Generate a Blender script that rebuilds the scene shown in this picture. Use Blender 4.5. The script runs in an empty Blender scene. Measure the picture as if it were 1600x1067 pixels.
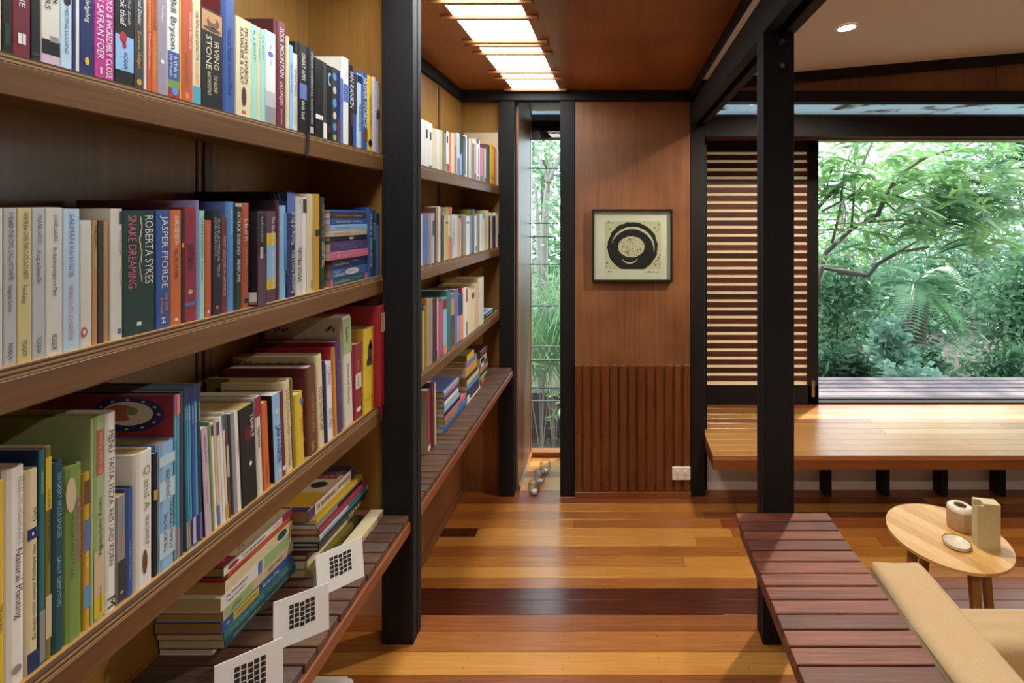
import bpy, bmesh, math, random
import numpy as np
from mathutils import Vector, Matrix

# ---------------------------------------------------------------- camera
F, VX, VY, EYE = 760.0, 963.0, 340.0, 1.80      # focal length in px, vanishing point, eye height
SC = bpy.context.scene
COL = SC.collection
cd = bpy.data.cameras.new('camera'); cam = bpy.data.objects.new('camera', cd); COL.objects.link(cam)
cam.location = (0, 0, EYE); cam.rotation_euler = (math.pi / 2, 0, 0)
cd.sensor_width = 36; cd.lens = F / 1600 * 36
cd.shift_x = (800 - VX) / 1600; cd.shift_y = (VY - 533.5) / 1600
cd.clip_start = 0.02; cd.clip_end = 200
SC.camera = cam
# ---------------------------------------------------------------- world, sun, exposure
W = bpy.data.worlds.new('sky'); SC.world = W; W.use_nodes = True
wn = W.node_tree.nodes; wn['Background'].inputs[0].default_value = (0.82, 0.91, 1.0, 1); wn['Background'].inputs[1].default_value = 4.0
sd = bpy.data.lights.new('sun_offscreen', 'SUN'); sd.energy = 5.0; sd.angle = 0.05; sd.color = (1, .96, .88)
sun = bpy.data.objects.new('sun_offscreen', sd); COL.objects.link(sun); sun.rotation_euler = (math.radians(-24), math.radians(26), 0)
SC.view_settings.view_transform = 'Standard'; SC.view_settings.look = 'None'
SC.view_settings.gamma = 1; SC.view_settings.use_curve_mapping = False
SC.view_settings.exposure = 0.38
LAMP = 105.0          # watts of one ceiling downlight
SKYLIGHT = 12.0       # radiance of the backlit skylight panel
random.seed(7); RNG = np.random.default_rng(11)

# ---------------------------------------------------------------- helpers
def lin(c):
    return tuple((v / 12.92 if v <= .04045 else ((v + .055) / 1.055) ** 2.4) for v in c)
def hexc(h):
    return lin(tuple(int(h[i:i + 2], 16) / 255 for i in (0, 2, 4)))
MATS = {}
def newmat(name):
    m = bpy.data.materials.new(name); m.use_nodes = True
    return m, m.node_tree.nodes, m.node_tree.links, m.node_tree.nodes['Principled BSDF']
def mottled(name, h, rough=.5, var=.10, scale=30, coat=0, metal=0, spec=.5, bump=0, h2=None):
    """plain colour with fine procedural mottling"""
    if name in MATS: return MATS[name]
    m, N, L, b = newmat(name)
    c = hexc(h); c2 = hexc(h2) if h2 else tuple(v * (1 - 2 * var) for v in c)
    tc = N.new('ShaderNodeTexCoord'); nz = N.new('ShaderNodeTexNoise'); nz.inputs['Scale'].default_value = scale; nz.inputs['Detail'].default_value = 5
    L.new(tc.outputs['Object'], nz.inputs['Vector'])
    mx = N.new('ShaderNodeMixRGB'); mx.inputs[1].default_value = (*c, 1); mx.inputs[2].default_value = (*c2, 1)
    L.new(nz.outputs[0], mx.inputs[0]); L.new(mx.outputs[0], b.inputs['Base Color'])
    b.inputs['Roughness'].default_value = rough; b.inputs['Coat Weight'].default_value = coat; b.inputs['Metallic'].default_value = metal
    b.inputs['Specular IOR Level'].default_value = spec
    if bump:
        bp = N.new('ShaderNodeBump'); bp.inputs['Strength'].default_value = bump; bp.inputs['Distance'].default_value = .002
        L.new(nz.outputs[0], bp.inputs['Height']); L.new(bp.outputs[0], b.inputs['Normal'])
    MATS[name] = m; return m
def wood(name, h1, h2, axis='X', rough=.35, coat=.0, scale=1.0, bump=.15, figure=0.0, crough=.12, spec=.5):
    """streaky timber, grain stretched along one world axis; positions come from the object's own mesh"""
    if name in MATS: return MATS[name]
    m, N, L, b = newmat(name)
    tc = N.new('ShaderNodeTexCoord'); mp = N.new('ShaderNodeMapping')
    s = {'X': (3, 85, 85), 'Y': (85, 3, 85), 'Z': (85, 85, 3)}[axis]
    mp.inputs['Scale'].default_value = tuple(v * scale for v in s)
    oi = N.new('ShaderNodeObjectInfo'); add = N.new('ShaderNodeVectorMath'); add.operation = 'ADD'
    ml = N.new('ShaderNodeMath'); ml.operation = 'MULTIPLY'; ml.inputs[1].default_value = 37.0
    L.new(oi.outputs['Random'], ml.inputs[0]); L.new(tc.outputs['Object'], add.inputs[0]); L.new(ml.outputs[0], add.inputs[1])
    L.new(add.outputs[0], mp.inputs['Vector'])
    n1 = N.new('ShaderNodeTexNoise'); n1.inputs['Scale'].default_value = 1.6; n1.inputs['Detail'].default_value = 7; n1.inputs['Roughness'].default_value = .62; n1.inputs['Distortion'].default_value = .4
    n2 = N.new('ShaderNodeTexNoise'); n2.inputs['Scale'].default_value = 2.3; n2.inputs['Detail'].default_value = 3
    L.new(mp.outputs[0], n1.inputs['Vector']); L.new(add.outputs[0], n2.inputs['Vector'])
    cr = N.new('ShaderNodeValToRGB'); cr.color_ramp.elements[0].position = .32; cr.color_ramp.elements[1].position = .68
    cr.color_ramp.elements[0].color = (*hexc(h2), 1); cr.color_ramp.elements[1].color = (*hexc(h1), 1)
    mx = N.new('ShaderNodeMixRGB'); mx.inputs[0].default_value = .30 + figure
    L.new(n1.outputs[0], mx.inputs[1]); L.new(n2.outputs[0], mx.inputs[2]); L.new(mx.outputs[0], cr.inputs[0])
    L.new(cr.outputs[0], b.inputs['Base Color'])
    b.inputs['Roughness'].default_value = rough; b.inputs['Coat Weight'].default_value = coat; b.inputs['Coat Roughness'].default_value = crough; b.inputs['Specular IOR Level'].default_value = spec
    bp = N.new('ShaderNodeBump'); bp.inputs['Strength'].default_value = bump; bp.inputs['Distance'].default_value = .001
    L.new(n1.outputs[0], bp.inputs['Height']); L.new(bp.outputs[0], b.inputs['Normal'])
    MATS[name] = m; return m
def emit(name, c, s):
    if name in MATS: return MATS[name]
    m = bpy.data.materials.new(name); m.use_nodes = True; N = m.node_tree.nodes; N.clear()
    e = N.new('ShaderNodeEmission'); e.inputs[0].default_value = (*c, 1); e.inputs[1].default_value = s
    o = N.new('ShaderNodeOutputMaterial'); m.node_tree.links.new(e.outputs[0], o.inputs[0]); MATS[name] = m; return m
def clear_glass(name='clear_glass', tint=(.93, .97, .96), ior=1.45):
    if name in MATS: return MATS[name]
    m = bpy.data.materials.new(name); m.use_nodes = True; N = m.node_tree.nodes; L = m.node_tree.links; N.clear()
    t = N.new('ShaderNodeBsdfTransparent'); t.inputs[0].default_value = (*tint, 1)
    g = N.new('ShaderNodeBsdfGlossy'); g.inputs['Roughness'].default_value = .01
    f = N.new('ShaderNodeLayerWeight'); f.inputs[0].default_value = .5
    p = N.new('ShaderNodeMath'); p.operation = 'POWER'; p.inputs[1].default_value = 5 if ior < 1.55 else 2.5
    q = N.new('ShaderNodeMath'); q.operation = 'MULTIPLY_ADD'; q.inputs[1].default_value = .9; q.inputs[2].default_value = .035
    x = N.new('ShaderNodeMixShader'); o = N.new('ShaderNodeOutputMaterial')
    L.new(f.outputs['Facing'], p.inputs[0]); L.new(p.outputs[0], q.inputs[0]); L.new(q.outputs[0], x.inputs[0])
    L.new(t.outputs[0], x.inputs[1]); L.new(g.outputs[0], x.inputs[2]); L.new(x.outputs[0], o.inputs[0])
    MATS[name] = m; return m
def fabric_blind(name, h):
    m = bpy.data.materials.new(name); m.use_nodes = True; N = m.node_tree.nodes; L = m.node_tree.links; N.clear()
    d = N.new('ShaderNodeBsdfDiffuse'); d.inputs[0].default_value = (*hexc(h), 1); t = N.new('ShaderNodeBsdfTranslucent'); t.inputs[0].default_value = (*hexc(h), 1)
    x = N.new('ShaderNodeMixShader'); x.inputs[0].default_value = .45; o = N.new('ShaderNodeOutputMaterial')
    L.new(d.outputs[0], x.inputs[1]); L.new(t.outputs[0], x.inputs[2]); L.new(x.outputs[0], o.inputs[0]); return m
def leafmat(name, h1, h2):
    if name in MATS: return MATS[name]
    m = bpy.data.materials.new(name); m.use_nodes = True; N = m.node_tree.nodes; L = m.node_tree.links; N.clear()
    tc = N.new('ShaderNodeTexCoord'); nz = N.new('ShaderNodeTexNoise'); nz.inputs['Scale'].default_value = 2.2; nz.inputs['Detail'].default_value = 6
    L.new(tc.outputs['Object'], nz.inputs['Vector'])
    cr = N.new('ShaderNodeValToRGB'); cr.color_ramp.elements[0].position = .35; cr.color_ramp.elements[1].position = .65
    cr.color_ramp.elements[0].color = (*hexc(h2), 1); cr.color_ramp.elements[1].color = (*hexc(h1), 1); L.new(nz.outputs[0], cr.inputs[0])
    d = N.new('ShaderNodeBsdfPrincipled'); d.inputs['Roughness'].default_value = .45; L.new(cr.outputs[0], d.inputs['Base Color'])
    t = N.new('ShaderNodeBsdfTranslucent'); L.new(cr.outputs[0], t.inputs[0])
    x = N.new('ShaderNodeMixShader'); x.inputs[0].default_value = .38; o = N.new('ShaderNodeOutputMaterial')
    L.new(d.outputs[0], x.inputs[1]); L.new(t.outputs[0], x.inputs[2]); L.new(x.outputs[0], o.inputs[0]); MATS[name] = m; return m

class MB:
    """collects solids into one mesh"""
    def __init__(s): s.v = []; s.f = []; s.m = []
    def poly(s, pts, faces, mi=0):
        o = len(s.v); s.v += [tuple(p) for p in pts]; s.f += [tuple(o + i for i in f) for f in faces]; s.m += [mi] * len(faces); return s
    def box(s, x0, x1, y0, y1, z0, z1, mi=0):
        return s.poly([(x0, y0, z0), (x1, y0, z0), (x1, y1, z0), (x0, y1, z0), (x0, y0, z1), (x1, y0, z1), (x1, y1, z1), (x0, y1, z1)],
                      [(0, 3, 2, 1), (4, 5, 6, 7), (0, 1, 5, 4), (1, 2, 6, 5), (2, 3, 7, 6), (3, 0, 4, 7)], mi)
    def prism(s, pts, vec, mi=0, mside=None):
        n = len(pts); vec = Vector(vec); a = [Vector(p) for p in pts]; o = len(s.v)
        s.v += [tuple(p) for p in a] + [tuple(p + vec) for p in a]
        s.f += [tuple(o + i for i in range(n))[::-1], tuple(o + n + i for i in range(n))]; s.m += [mi, mi]
        for i in range(n):
            j = (i + 1) % n; s.f.append((o + i, o + j, o + n + j, o + n + i)); s.m.append(mi if mside is None else mside[i])
        return s
    def tube(s, pts, rad, seg=8, mi=0, cap=True):
        pts = [Vector(p) for p in pts]; rad = rad if hasattr(rad, '__len__') else [rad] * len(pts); o = len(s.v); n = len(pts)
        up = Vector((0.13, .27, .95))
        for i, p in enumerate(pts):
            t = (pts[min(i + 1, n - 1)] - pts[max(i - 1, 0)]).normalized()
            if abs(t.dot(up)) > .95: up = Vector((.9, .3, .1))
            a = t.cross(up).normalized(); b = t.cross(a)
            for k in range(seg):
                an = 2 * math.pi * k / seg; s.v.append(tuple(p + (a * math.cos(an) + b * math.sin(an)) * rad[i]))
        for i in range(n - 1):
            for k in range(seg):
                k2 = (k + 1) % seg; s.f.append((o + i * seg + k, o + i * seg + k2, o + (i + 1) * seg + k2, o + (i + 1) * seg + k)); s.m.append(mi)
        if cap:
            s.f.append(tuple(o + k for k in range(seg))[::-1]); s.f.append(tuple(o + (n - 1) * seg + k for k in range(seg))); s.m += [mi, mi]
        return s
    def lathe(s, prof, c, seg=32, mi=0, sx=1, sy=1, cap=True):
        o = len(s.v); n = len(prof)
        for r, z in prof:
            for k in range(seg):
                a = 2 * math.pi * k / seg; s.v.append((c[0] + r * math.cos(a) * sx, c[1] + r * math.sin(a) * sy, c[2] + z))
        for i in range(n - 1):
            for k in range(seg):
                k2 = (k + 1) % seg; s.f.append((o + i * seg + k, o + i * seg + k2, o + (i + 1) * seg + k2, o + (i + 1) * seg + k)); s.m.append(mi)
        if cap: s.f.append(tuple(o + k for k in range(seg))[::-1]); s.f.append(tuple(o + (n - 1) * seg + k for k in range(seg))); s.m += [mi, mi]
        return s
    def build(s, name, mats, parent=None, bevel=0, smooth=False, fixn=False):
        me = bpy.data.meshes.new(name); me.from_pydata(s.v, [], s.f)
        for m in (mats if isinstance(mats, (list, tuple)) else [mats]): me.materials.append(m)
        me.polygons.foreach_set('material_index', s.m)
        if bevel or fixn:
            bm = bmesh.new(); bm.from_mesh(me)
            if fixn: bmesh.ops.recalc_face_normals(bm, faces=bm.faces)
            if bevel: bmesh.ops.bevel(bm, geom=bm.edges[:], offset=bevel, segments=1 if bevel < .004 else 3, affect='EDGES', profile=.6)
            bm.to_mesh(me); bm.free()
        if smooth: me.polygons.foreach_set('use_smooth', [True] * len(me.polygons))
        me.update(); return link(name, me, parent)
def link(name, me, parent=None):
    o = bpy.data.objects.new(name, me); COL.objects.link(o)
    if parent: o.parent = parent
    return o
def tag(o, label=None, cat=None, group=None, kind=None):
    if label: o['label'] = label
    if cat: o['category'] = cat
    if group: o['group'] = group
    if kind: o['kind'] = kind
    return o
def empty(name, label=None, cat=None, group=None, kind=None, loc=(0, 0, 0)):
    o = bpy.data.objects.new(name, None); COL.objects.link(o); o.location = loc; o.empty_display_size = .05
    return tag(o, label, cat, group, kind)
def B(name, mat, parent, x0, x1, y0, y1, z0, z1, bevel=0):
    return MB().box(x0, x1, y0, y1, z0, z1).build(name, mat, parent, bevel)
def xat(px, Z): return (px - VX) * Z / F
def zat(py, Z): return EYE + (VY - py) * Z / F
def at(px, py, Z): return Vector((xat(px, Z), Z, zat(py, Z)))

# ---------------------------------------------------------------- main dimensions (metres; y = depth)
Z1, Z2, ZW = 1.576, 3.137, 3.68        # near posts, far posts, outer window line
UP = .415                              # height of the upper floor above the lower one
XBACK = -1.012                         # back of the bookcases
BENCH = .838
# ================================================================ MATERIALS
BLACK = wood('black_stained_timber', '211f1f', '131212', 'Z', rough=.62, spec=.25, bump=.5, scale=2.2)
BLACKX = wood('black_stained_beam_x', '211f1f', '131212', 'X', rough=.62, spec=.25, bump=.5, scale=2.2)
BLACKY = wood('black_stained_beam_y', '211f1f', '131212', 'Y', rough=.62, spec=.25, bump=.5, scale=2.2)
PLYWALL = wood('amber_plywood', '98643b', '613820', 'Z', rough=.45, coat=.2, crough=.4, scale=.35, figure=.35)
PLYBACK = wood('golden_plywood', 'a27638', '7c561f', 'Z', rough=.42, coat=.15, scale=.4, figure=.3)
PLYRED = PLYWALL        # the lower panels are the same plywood as the far wall
PLYCEIL = wood('ceiling_plywood', 'b06c3c', '824a26', 'Y', rough=.40, coat=.12, scale=.35, figure=.35)
SHELF = wood('shelf_timber', '78512b', '563717', 'Y', rough=.45, scale=.7)
SHELFTOP = wood('shelf_ply_top', 'b98c4c', '94692f', 'Y', rough=.5, scale=.7)
PLYDARK = mottled('ply_edge_dark', '4a3018', .7); PLYLIGHT = mottled('ply_edge_light', 'a07a48', .65)
SLAT = wood('weathered_slat', '75503b', '37221a', 'X', rough=.55, scale=1.2, bump=.5)
SLAT2 = wood('weathered_slat_grey', '655146', '33261f', 'X', rough=.6, scale=1.2, bump=.5)
RAIL = wood('bench_rail', '8f5534', '6a3a22', 'Y', rough=.4, scale=.8)
JARRAH = wood('jarrah_slat', '94523a', '43190f', 'X', rough=.52, scale=1.3, bump=.5)
JARRAH2 = wood('jarrah_slat_dark', '74402f', '3a170f', 'X', rough=.52, scale=1.3, bump=.5)
FB = {k: wood('floor_' + k, a, b, 'X', rough=.27, coat=.30, scale=1.0, bump=.06, crough=.2) for k, (a, b) in dict(
    golden=('d09448', 'b27430'), honey=('c07f38', '9d6026'), orange=('b07034', '8a5022'), brown=('99592a', '733e1a'),
    rust=('8f4c26', '6a3418'), dark=('5c2b18', '411b0d')).items()}
DK = {k: wood('platform_' + k, a, b, 'X', rough=.32, coat=1.0, crough=.26, scale=.9, bump=.04) for k, (a, b) in dict(
    pale=('d6aa66', 'bb8a48'), gold=('c9934c', 'ab7534'), tan=('bd8444', '9b6630'), red=('a86638', '85482a')).items()}
WHITEP = mottled('white_paint', 'e6dfd6', .6, .03, 6)
CEILW = mottled('white_ceiling_paint', 'e4d9cc', .7, .02, 4)
FASC = wood('platform_fascia', '9a5a30', '78421f', 'X', rough=.3, coat=.2, scale=.6)
STEEL = mottled('galvanised_steel', '8a8d90', .35, .1, 80, metal=1)
DARKSTEEL = mottled('dark_bolt_steel', '3b3c3d', .4, .1, 80, metal=.9)
GLASS = clear_glass()

# ================================================================ FLOORS
def boards(parent, rows, x0, x1, ztop, thick=.019, palette=FB, joints=None, rng=random.Random(3), gap=.0008):
    """rows: list of (y_far, y_near, [(x_end, colour), ...]) ; every board is its own piece"""
    for yf, yn, segs in rows:
        xs = x0
        for xe, colr in segs:
            xe = min(xe, x1)
            if xe - xs < .01: continue
            B('floorboard', palette[colr], parent, xs + gap, xe - gap, yn + gap, yf - gap, ztop - thick, ztop, .0012)
            xs = xe
NAIL = mottled('filled_nail_hole', '2c1a0e', .7)
def nails(parent, ys, xs, z, name='nail_holes'):
    mb = MB(); r = random.Random(5)
    for (yf, yn) in ys:
        for x in xs:
            for t in (.25, .75):
                cx, cy = x + r.uniform(-.012, .012), yn + (yf - yn) * t; q = .0022
                mb.poly([(cx + q * math.cos(a), cy + q * math.sin(a), z + .0004) for a in [k * math.pi / 3 for k in range(6)]], [tuple(range(6))])
    return tag(mb.build(name, NAIL, parent), kind='stuff')
LX0, LX1 = XBACK, 4.2
floor = tag(MB().box(LX0 - .1, LX1, -2.0, ZW + .05, -.14, -.0195).build('floor', mottled('subfloor', '2a1a10', .8)), kind='structure')
edges = [3.75, 3.675, 3.60, 3.525, 3.45, 3.37, 3.29, 3.21, 3.13, 3.063, 2.98, 2.904, 2.82, 2.745, 2.667, 2.586, 2.508, 2.432, 2.363, 2.291, 2.204, 2.126, 2.048, 1.97, 1.892, 1.814, 1.736, 1.658]
cols = {8: ('rust', 'rust'), 9: ('honey', 'golden'), 10: ('orange', 'brown'), 11: ('brown', 'orange'), 12: ('golden', 'golden'), 13: ('golden', 'honey'),
        14: ('orange', 'honey'), 15: ('honey', 'golden'), 16: ('golden', 'honey'), 17: ('orange', 'brown'), 18: ('dark', 'rust'), 19: ('dark', 'rust'), 20: ('brown', 'honey')}
rr = random.Random(21); rows = []; keys = list(FB)
while edges[-1] > 0.2: edges.append(edges[-1] - .078)
for i in range(len(edges) - 1):
    a, b_ = cols.get(i, (rr.choice(keys[:4]), rr.choice(keys[:4])))
    cut = rr.uniform(.3, 1.1); segs = [(cut, a), (cut + rr.uniform(.9, 1.6), b_), (9, rr.choice(keys[:4]))]
    if i == 12: segs = [(-.80, 'dark'), (.66, a), (1.9, 'orange'), (9, 'honey')]
    if i in (18, 19): segs = [(1.02, a), (2.2, b_), (9, 'orange')]
    if i == 11: segs = [(-.25, 'honey'), (.62, 'orange'), (1.8, 'rust'), (9, 'brown')]
    if edges[i] < 1.70: segs = [(.56, 'brown')] + [(s[0] + .56, s[1]) for s in segs]
    rows.append((edges[i], edges[i + 1], segs))
boards(floor, [r for r in rows if r[0] >= 1.70], LX0, LX1, 0)
boards(floor, [(a, b, s[1:]) for a, b, s in rows if a < 1.70], .56, LX1, 0)
nails(floor, [(r[0], r[1]) for r in rows if 1.70 < r[0] < 3.2], [-.72, -.38, -.04, .30, .64, .98, 1.32, 1.66], 0)
# upper floor, one step up, ends just past the near posts
up = tag(MB().box(LX0 - .1, .56, -2.0, 1.690, 0, UP - .0195).build('floor_upper', FB['brown']), kind='structure')
ue = [1.697, 1.630, 1.552, 1.473]
while ue[-1] > -1.9: ue.append(ue[-1] - .0785)
ucol = ['brown', 'orange', 'golden', 'brown', 'honey', 'orange', 'rust', 'golden']
urows = [(ue[i], ue[i + 1], [((.12 if i % 3 == 1 else 9) if i > 3 else 9, ucol[i % 8]), (9, ucol[(i * 3 + 1) % 8])]) for i in range(len(ue) - 1)]
boards(up, urows, LX0, .565, UP)
nails(up, [(a, b) for a, b, s in urows[:7]], [-.46, -.16, .14, .40], UP)

# ================================================================ WALLS, CEILINGS
wl = tag(MB().box(XBACK - .05, XBACK - .012, -2.0, ZW, 0, 2.75).build('wall_left', PLYRED), kind='structure')
def backpanels(parent, ys, z0, z1, mat):
    for a, b in zip(ys[:-1], ys[1:]):
        B('wall_panel', mat, parent, XBACK - .012, XBACK, a + .003, b - .003, z0, z1, .002)
backpanels(wl, [-.05, .57, 1.174, 1.622], .84, 2.62, PLYBACK)
backpanels(wl, [1.622, 2.17, 2.746, 3.185], .84, 2.62, PLYBACK)
backpanels(wl, [-2.0, -.9, .57, 1.600], UP, .836, PLYRED)
backpanels(wl, [1.62, 2.35, 3.185], 0, .836, PLYRED)
backpanels(wl, [-2.0, -1.0, -.05], .84, 2.62, PLYBACK)
for y in (1.19, 2.762): B('joint_batten', SHELF, wl, XBACK, XBACK + .006, y, y + .022, .84, 2.57)
for y in (2.35,): B('joint_batten', PLYRED, wl, XBACK, XBACK + .006, y, y + .03, .02, .80)
B('skirting', PLYRED, wl, XBACK, XBACK + .016, 1.70, 3.135, 0, .045, .002)
B('cornice', BLACKY, wl, XBACK, XBACK + .02, -2.0, Z2, 2.555, 2.62)
# far wall
wb = tag(MB().box(-.268, .479, Z2 + .022, Z2 + .08, 0, 2.55).build('wall_back', PLYRED), kind='structure')
B('wall_panel', PLYWALL, wb, -.268, .479, Z2 + .006, Z2 + .022, 0, 2.55, .002)
we = tag(MB().box(XBACK, -.702, Z2 + .072, Z2 + .11, 0, 2.62).build('wall_end', PLYRED), kind='structure')
B('end_panel', PLYBACK, we, XBACK, -.7555, Z2 + .048, Z2 + .0715, .838, 2.62)
B('end_panel', PLYRED, we, XBACK, -.7555, Z2 + .048, Z2 + .0715, 0, .838)
tag(B('trim_1', BLACKX, None, XBACK, .48, Z2 - .012, Z2 + .06, 2.555, 2.62, .002), kind='structure')
B('skirting', FB['brown'], wb, -.268, .48, Z2 - .018, Z2 + .006, 0, .04, .002)
# recess beside the narrow window
rc = tag(MB().box(-.70, -.655, Z2 + .07, ZW + .05, 0, 2.62).build('wall_recess', PLYRED), kind='structure')
B('wall_panel', PLYWALL, rc, -.655, -.648, Z2 + .07, ZW - .02, .0, 2.62)
B('skirting', FB['orange'], rc, -.648, -.632, Z2 + .07, ZW - .02, 0, .035, .002)
B('return_panel', PLYRED, rc, -.335, -.28, Z2 + .08, ZW + .05, 0, 2.62)
# outer left closing wall, right and front walls (behind the camera)
tag(MB().box(-1.4, -.70, ZW, ZW + .08, -.3, 2.9).build('wall_outer', BLACKX), kind='structure')
tag(MB().box(-.31, .60, Z2 + .08, ZW + .08, 0, 2.9).build('wall_partition', BLACKX), kind='structure')
tag(MB().box(LX1, LX1 + .1, -2.0, ZW, 0, 3.3).build('wall_right', WHITEP), kind='structure')
tag(MB().box(-1.1, LX1, -2.1, -2.0, 0, 3.3).build('wall_front', PLYWALL), kind='structure')
# plywood ceiling with a skylight slot
SX0, SX1, SY0, SY1, CE = -.662, -.366, .15, 3.10, 2.62
cm = MB(); cm.box(XBACK - .05, SX0, -2.0, Z2 + .6, CE, CE + .09); cm.box(SX1, .474, -2.0, Z2 + .6, CE, CE + .09)
cm.box(SX0, SX1, -2.0, SY0, CE, CE + .09); cm.box(SX0, SX1, SY1, Z2 + .6, CE, CE + .09)
ceil = tag(cm.build('ceiling', PLYCEIL), kind='structure')
B('edge_trim', BLACKY, ceil, .470, .482, -2.0, Z2, 2.568, 2.62)
# raked white ceiling over the living room
def rake(x): return 2.638 + .085 * x
rm = MB(); rm.prism([(.474, -2.0, rake(.474)), (LX1 + .1, -2.0, rake(LX1 + .1)), (LX1 + .1, -2.0, rake(LX1 + .1) + .08), (.474, -2.0, rake(.474) + .08)], (0, Z2 + 2.10, 0))
tag(rm.build('ceiling_raked', CEILW, fixn=True), kind='structure')
# roof above the plywood ceiling keeps daylight out
tag(MB().box(-1.2, .46, -2.1, ZW + .05, 2.86, 2.90).build('ceiling_roof_deck', BLACKX), kind='structure')

# ---- skylight
sk = empty('skylight', 'long backlit skylight slot with crossing timber battens in the plywood ceiling', 'skylight', loc=(0, 0, 0))
MB().box(SX0 + .0005, SX1 - .0005, SY0 + .0005, SY1 - .0005, CE + .003, CE + .012).build('opal_panel', emit('opal_skylight', (.93, .97, 1.0), SKYLIGHT), sk)
BATT = wood('skylight_batten', 'a9713c', '7b4a22', 'X', rough=.45)
for y in (.42, .66, .95, 1.15, 1.36, 1.62, 1.832, 1.976, 2.247, 2.292, 2.41, 2.712, 2.837, 3.09):
    B('batten', BATT, sk, SX0 - .05, SX1 + .05, y - .009, y + .009, CE - .016, CE, .0015)

# ================================================================ POSTS AND BEAMS
def post(x0, x1, y, z0, z1, label, back=None):
    r = empty('timber_post', label, 'post', loc=(0, 0, 0))
    for a, b in ((0, .03), (.038, .068)):
        B('post_board', BLACK, r, x0, x1, y + a, y + b, z0, z1, .002)
    B('post_packer', BLACK, r, x0 + .012, x1 - .012, y + .03, y + .038, z0, z1)
    return r
post(-.761, -.659, Z1, UP, CE, 'tall black timber post between the two bookcase bays')
pr = post(.475, .577, Z1, UP, 2.40, 'black timber post rising at the end of the dark red bench')
for z in (zat(67, Z1), zat(105, Z1)):
    MB().tube([(.532, Z1 - .001, z), (.532, Z1 - .005, z)], .017, 12).build('bolt_washer', DARKSTEEL, pr)
    MB().tube([(.532, Z1 - .004, z), (.532, Z1 - .018, z)], .008, 6).build('bolt', STEEL, pr)
MB().tube([(.545, Z1 - .001, UP + .055), (.545, Z1 - .006, UP + .055)], .022, 14).build('bolt_washer', DARKSTEEL, pr)
MB().tube([(.545, Z1 - .004, UP + .055), (.545, Z1 - .04, UP + .055)], .012, 8).build('bolt', DARKSTEEL, pr)
post(-.755, -.660, Z2, 0, 2.555, 'black timber post between the bookcase end and the narrow window')
post(-.363, -.268, Z2, 0, 2.555, 'black timber post between the narrow window and the framed print wall')
post(.479, .570, Z2, 0, 2.40, 'black timber post between the ribbed wall panel and the louvred shutter')
bm_ = empty('ceiling_beam', 'paired black timber beams bridging the two posts under the ceiling edge', 'beam')
B('beam_board', BLACKY, bm_, .477, .515, -2.0, Z2 + .07, 2.40, 2.523, .002)
B('beam_board', BLACKY, bm_, .545, .583, -2.0, Z2 + .07, 2.40, 2.523, .002)
B('beam_packer', BLACKY, bm_, .515, .545, -2.0, Z2 + .07, 2.43, 2.51)

# ================================================================ BOOKCASES
S1, S2, S3 = 2.006, 1.611, 1.197
def bookcase(y0, y1, label, end=True):
    r = empty('bookcase', label, 'bookcase', loc=(XBACK, y0, BENCH))
    r.location = (0, 0, 0)
    for z in (S1, S2, S3):
        s = B('shelf', SHELFTOP, r, XBACK, -.768, y0, y1 + (.024 if end else 0), z - .020, z)
        B('shelf_edge', SHELF, s, -.776, -.755, y0, y1, z - .055, z - .012, .002)
        for k in range(4):
            B('ply_layer', PLYDARK if k % 2 else PLYLIGHT, s, -.768, -.7555 - .001 * k, y0, y1, z - .012 + k * .003, z - .009 + k * .003)
    if end: B('end_panel', PLYBACK, r, XBACK, -.7615, y1 + .024, y1 + .046, BENCH, 2.62)
    return r
bookcase(-.05, Z1, 'open bookcase bay of three timber shelves above the paper cards')
bookcase(Z1 + .07, Z2 + .048, 'open bookcase bay of three timber shelves beside the narrow window', end=False)

def slat_bench(y0, y1, xb, xf, ztop, pitch, mats, label, rails, legs=(), first=0, tilt=None):
    r = empty('slatted_bench', label, 'bench')
    n = int((y1 - y0) / pitch); rg = random.Random(int(y1 * 100))
    for i in range(n):
        e = rg.uniform(-.002, .002); zz = rg.uniform(-.0012, 0)
        B('slat', mats[0] if rg.random() < .7 else mats[1], r, xb, xf + e, y1 - (i + 1) * pitch + .0045, y1 - i * pitch, ztop - .022 + zz, ztop + zz, .0015)
    for (a, b, z0, z1, m) in rails: B('rail', m, r, a, b, y0, y1, z0, z1, .002)
    for (x, y) in legs: B('leg', BLACK, r, x, x + .07, y, y + .045, UP, ztop - .07, .002)
    return r
slat_bench(.12, Z1 - .001, XBACK + .004, -.672, BENCH, .0442, (SLAT, SLAT2), 'slatted timber bench carrying the paper cards under the bookcase',
           [(-.690, -.666, BENCH - .058, BENCH - .022, RAIL), (-.99, -.97, BENCH - .058, BENCH - .022, RAIL)], legs=[(-.97, .5)])
slat_bench(Z1 + .07, Z2 - .013, XBACK + .004, -.672, BENCH, .0442, (SLAT, SLAT2), 'slatted timber bench of the bookcase bay beside the narrow window',
           [(-.690, -.666, BENCH - .058, BENCH - .022, RAIL), (-.99, -.97, BENCH - .058, BENCH - .022, RAIL)])
RB = .845
slat_bench(.15, Z1 - .001, .386, .682, RB, .0449, (JARRAH, JARRAH2), 'dark red slatted bench running along the back of the beige sofa',
           [(.400, .422, RB - .075, RB - .022, JARRAH2), (.640, .662, RB - .075, RB - .022, JARRAH2)], legs=[(.44, .55), (.44, 1.05 - .9)])
for y in (Z1 - .36,): pass

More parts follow.
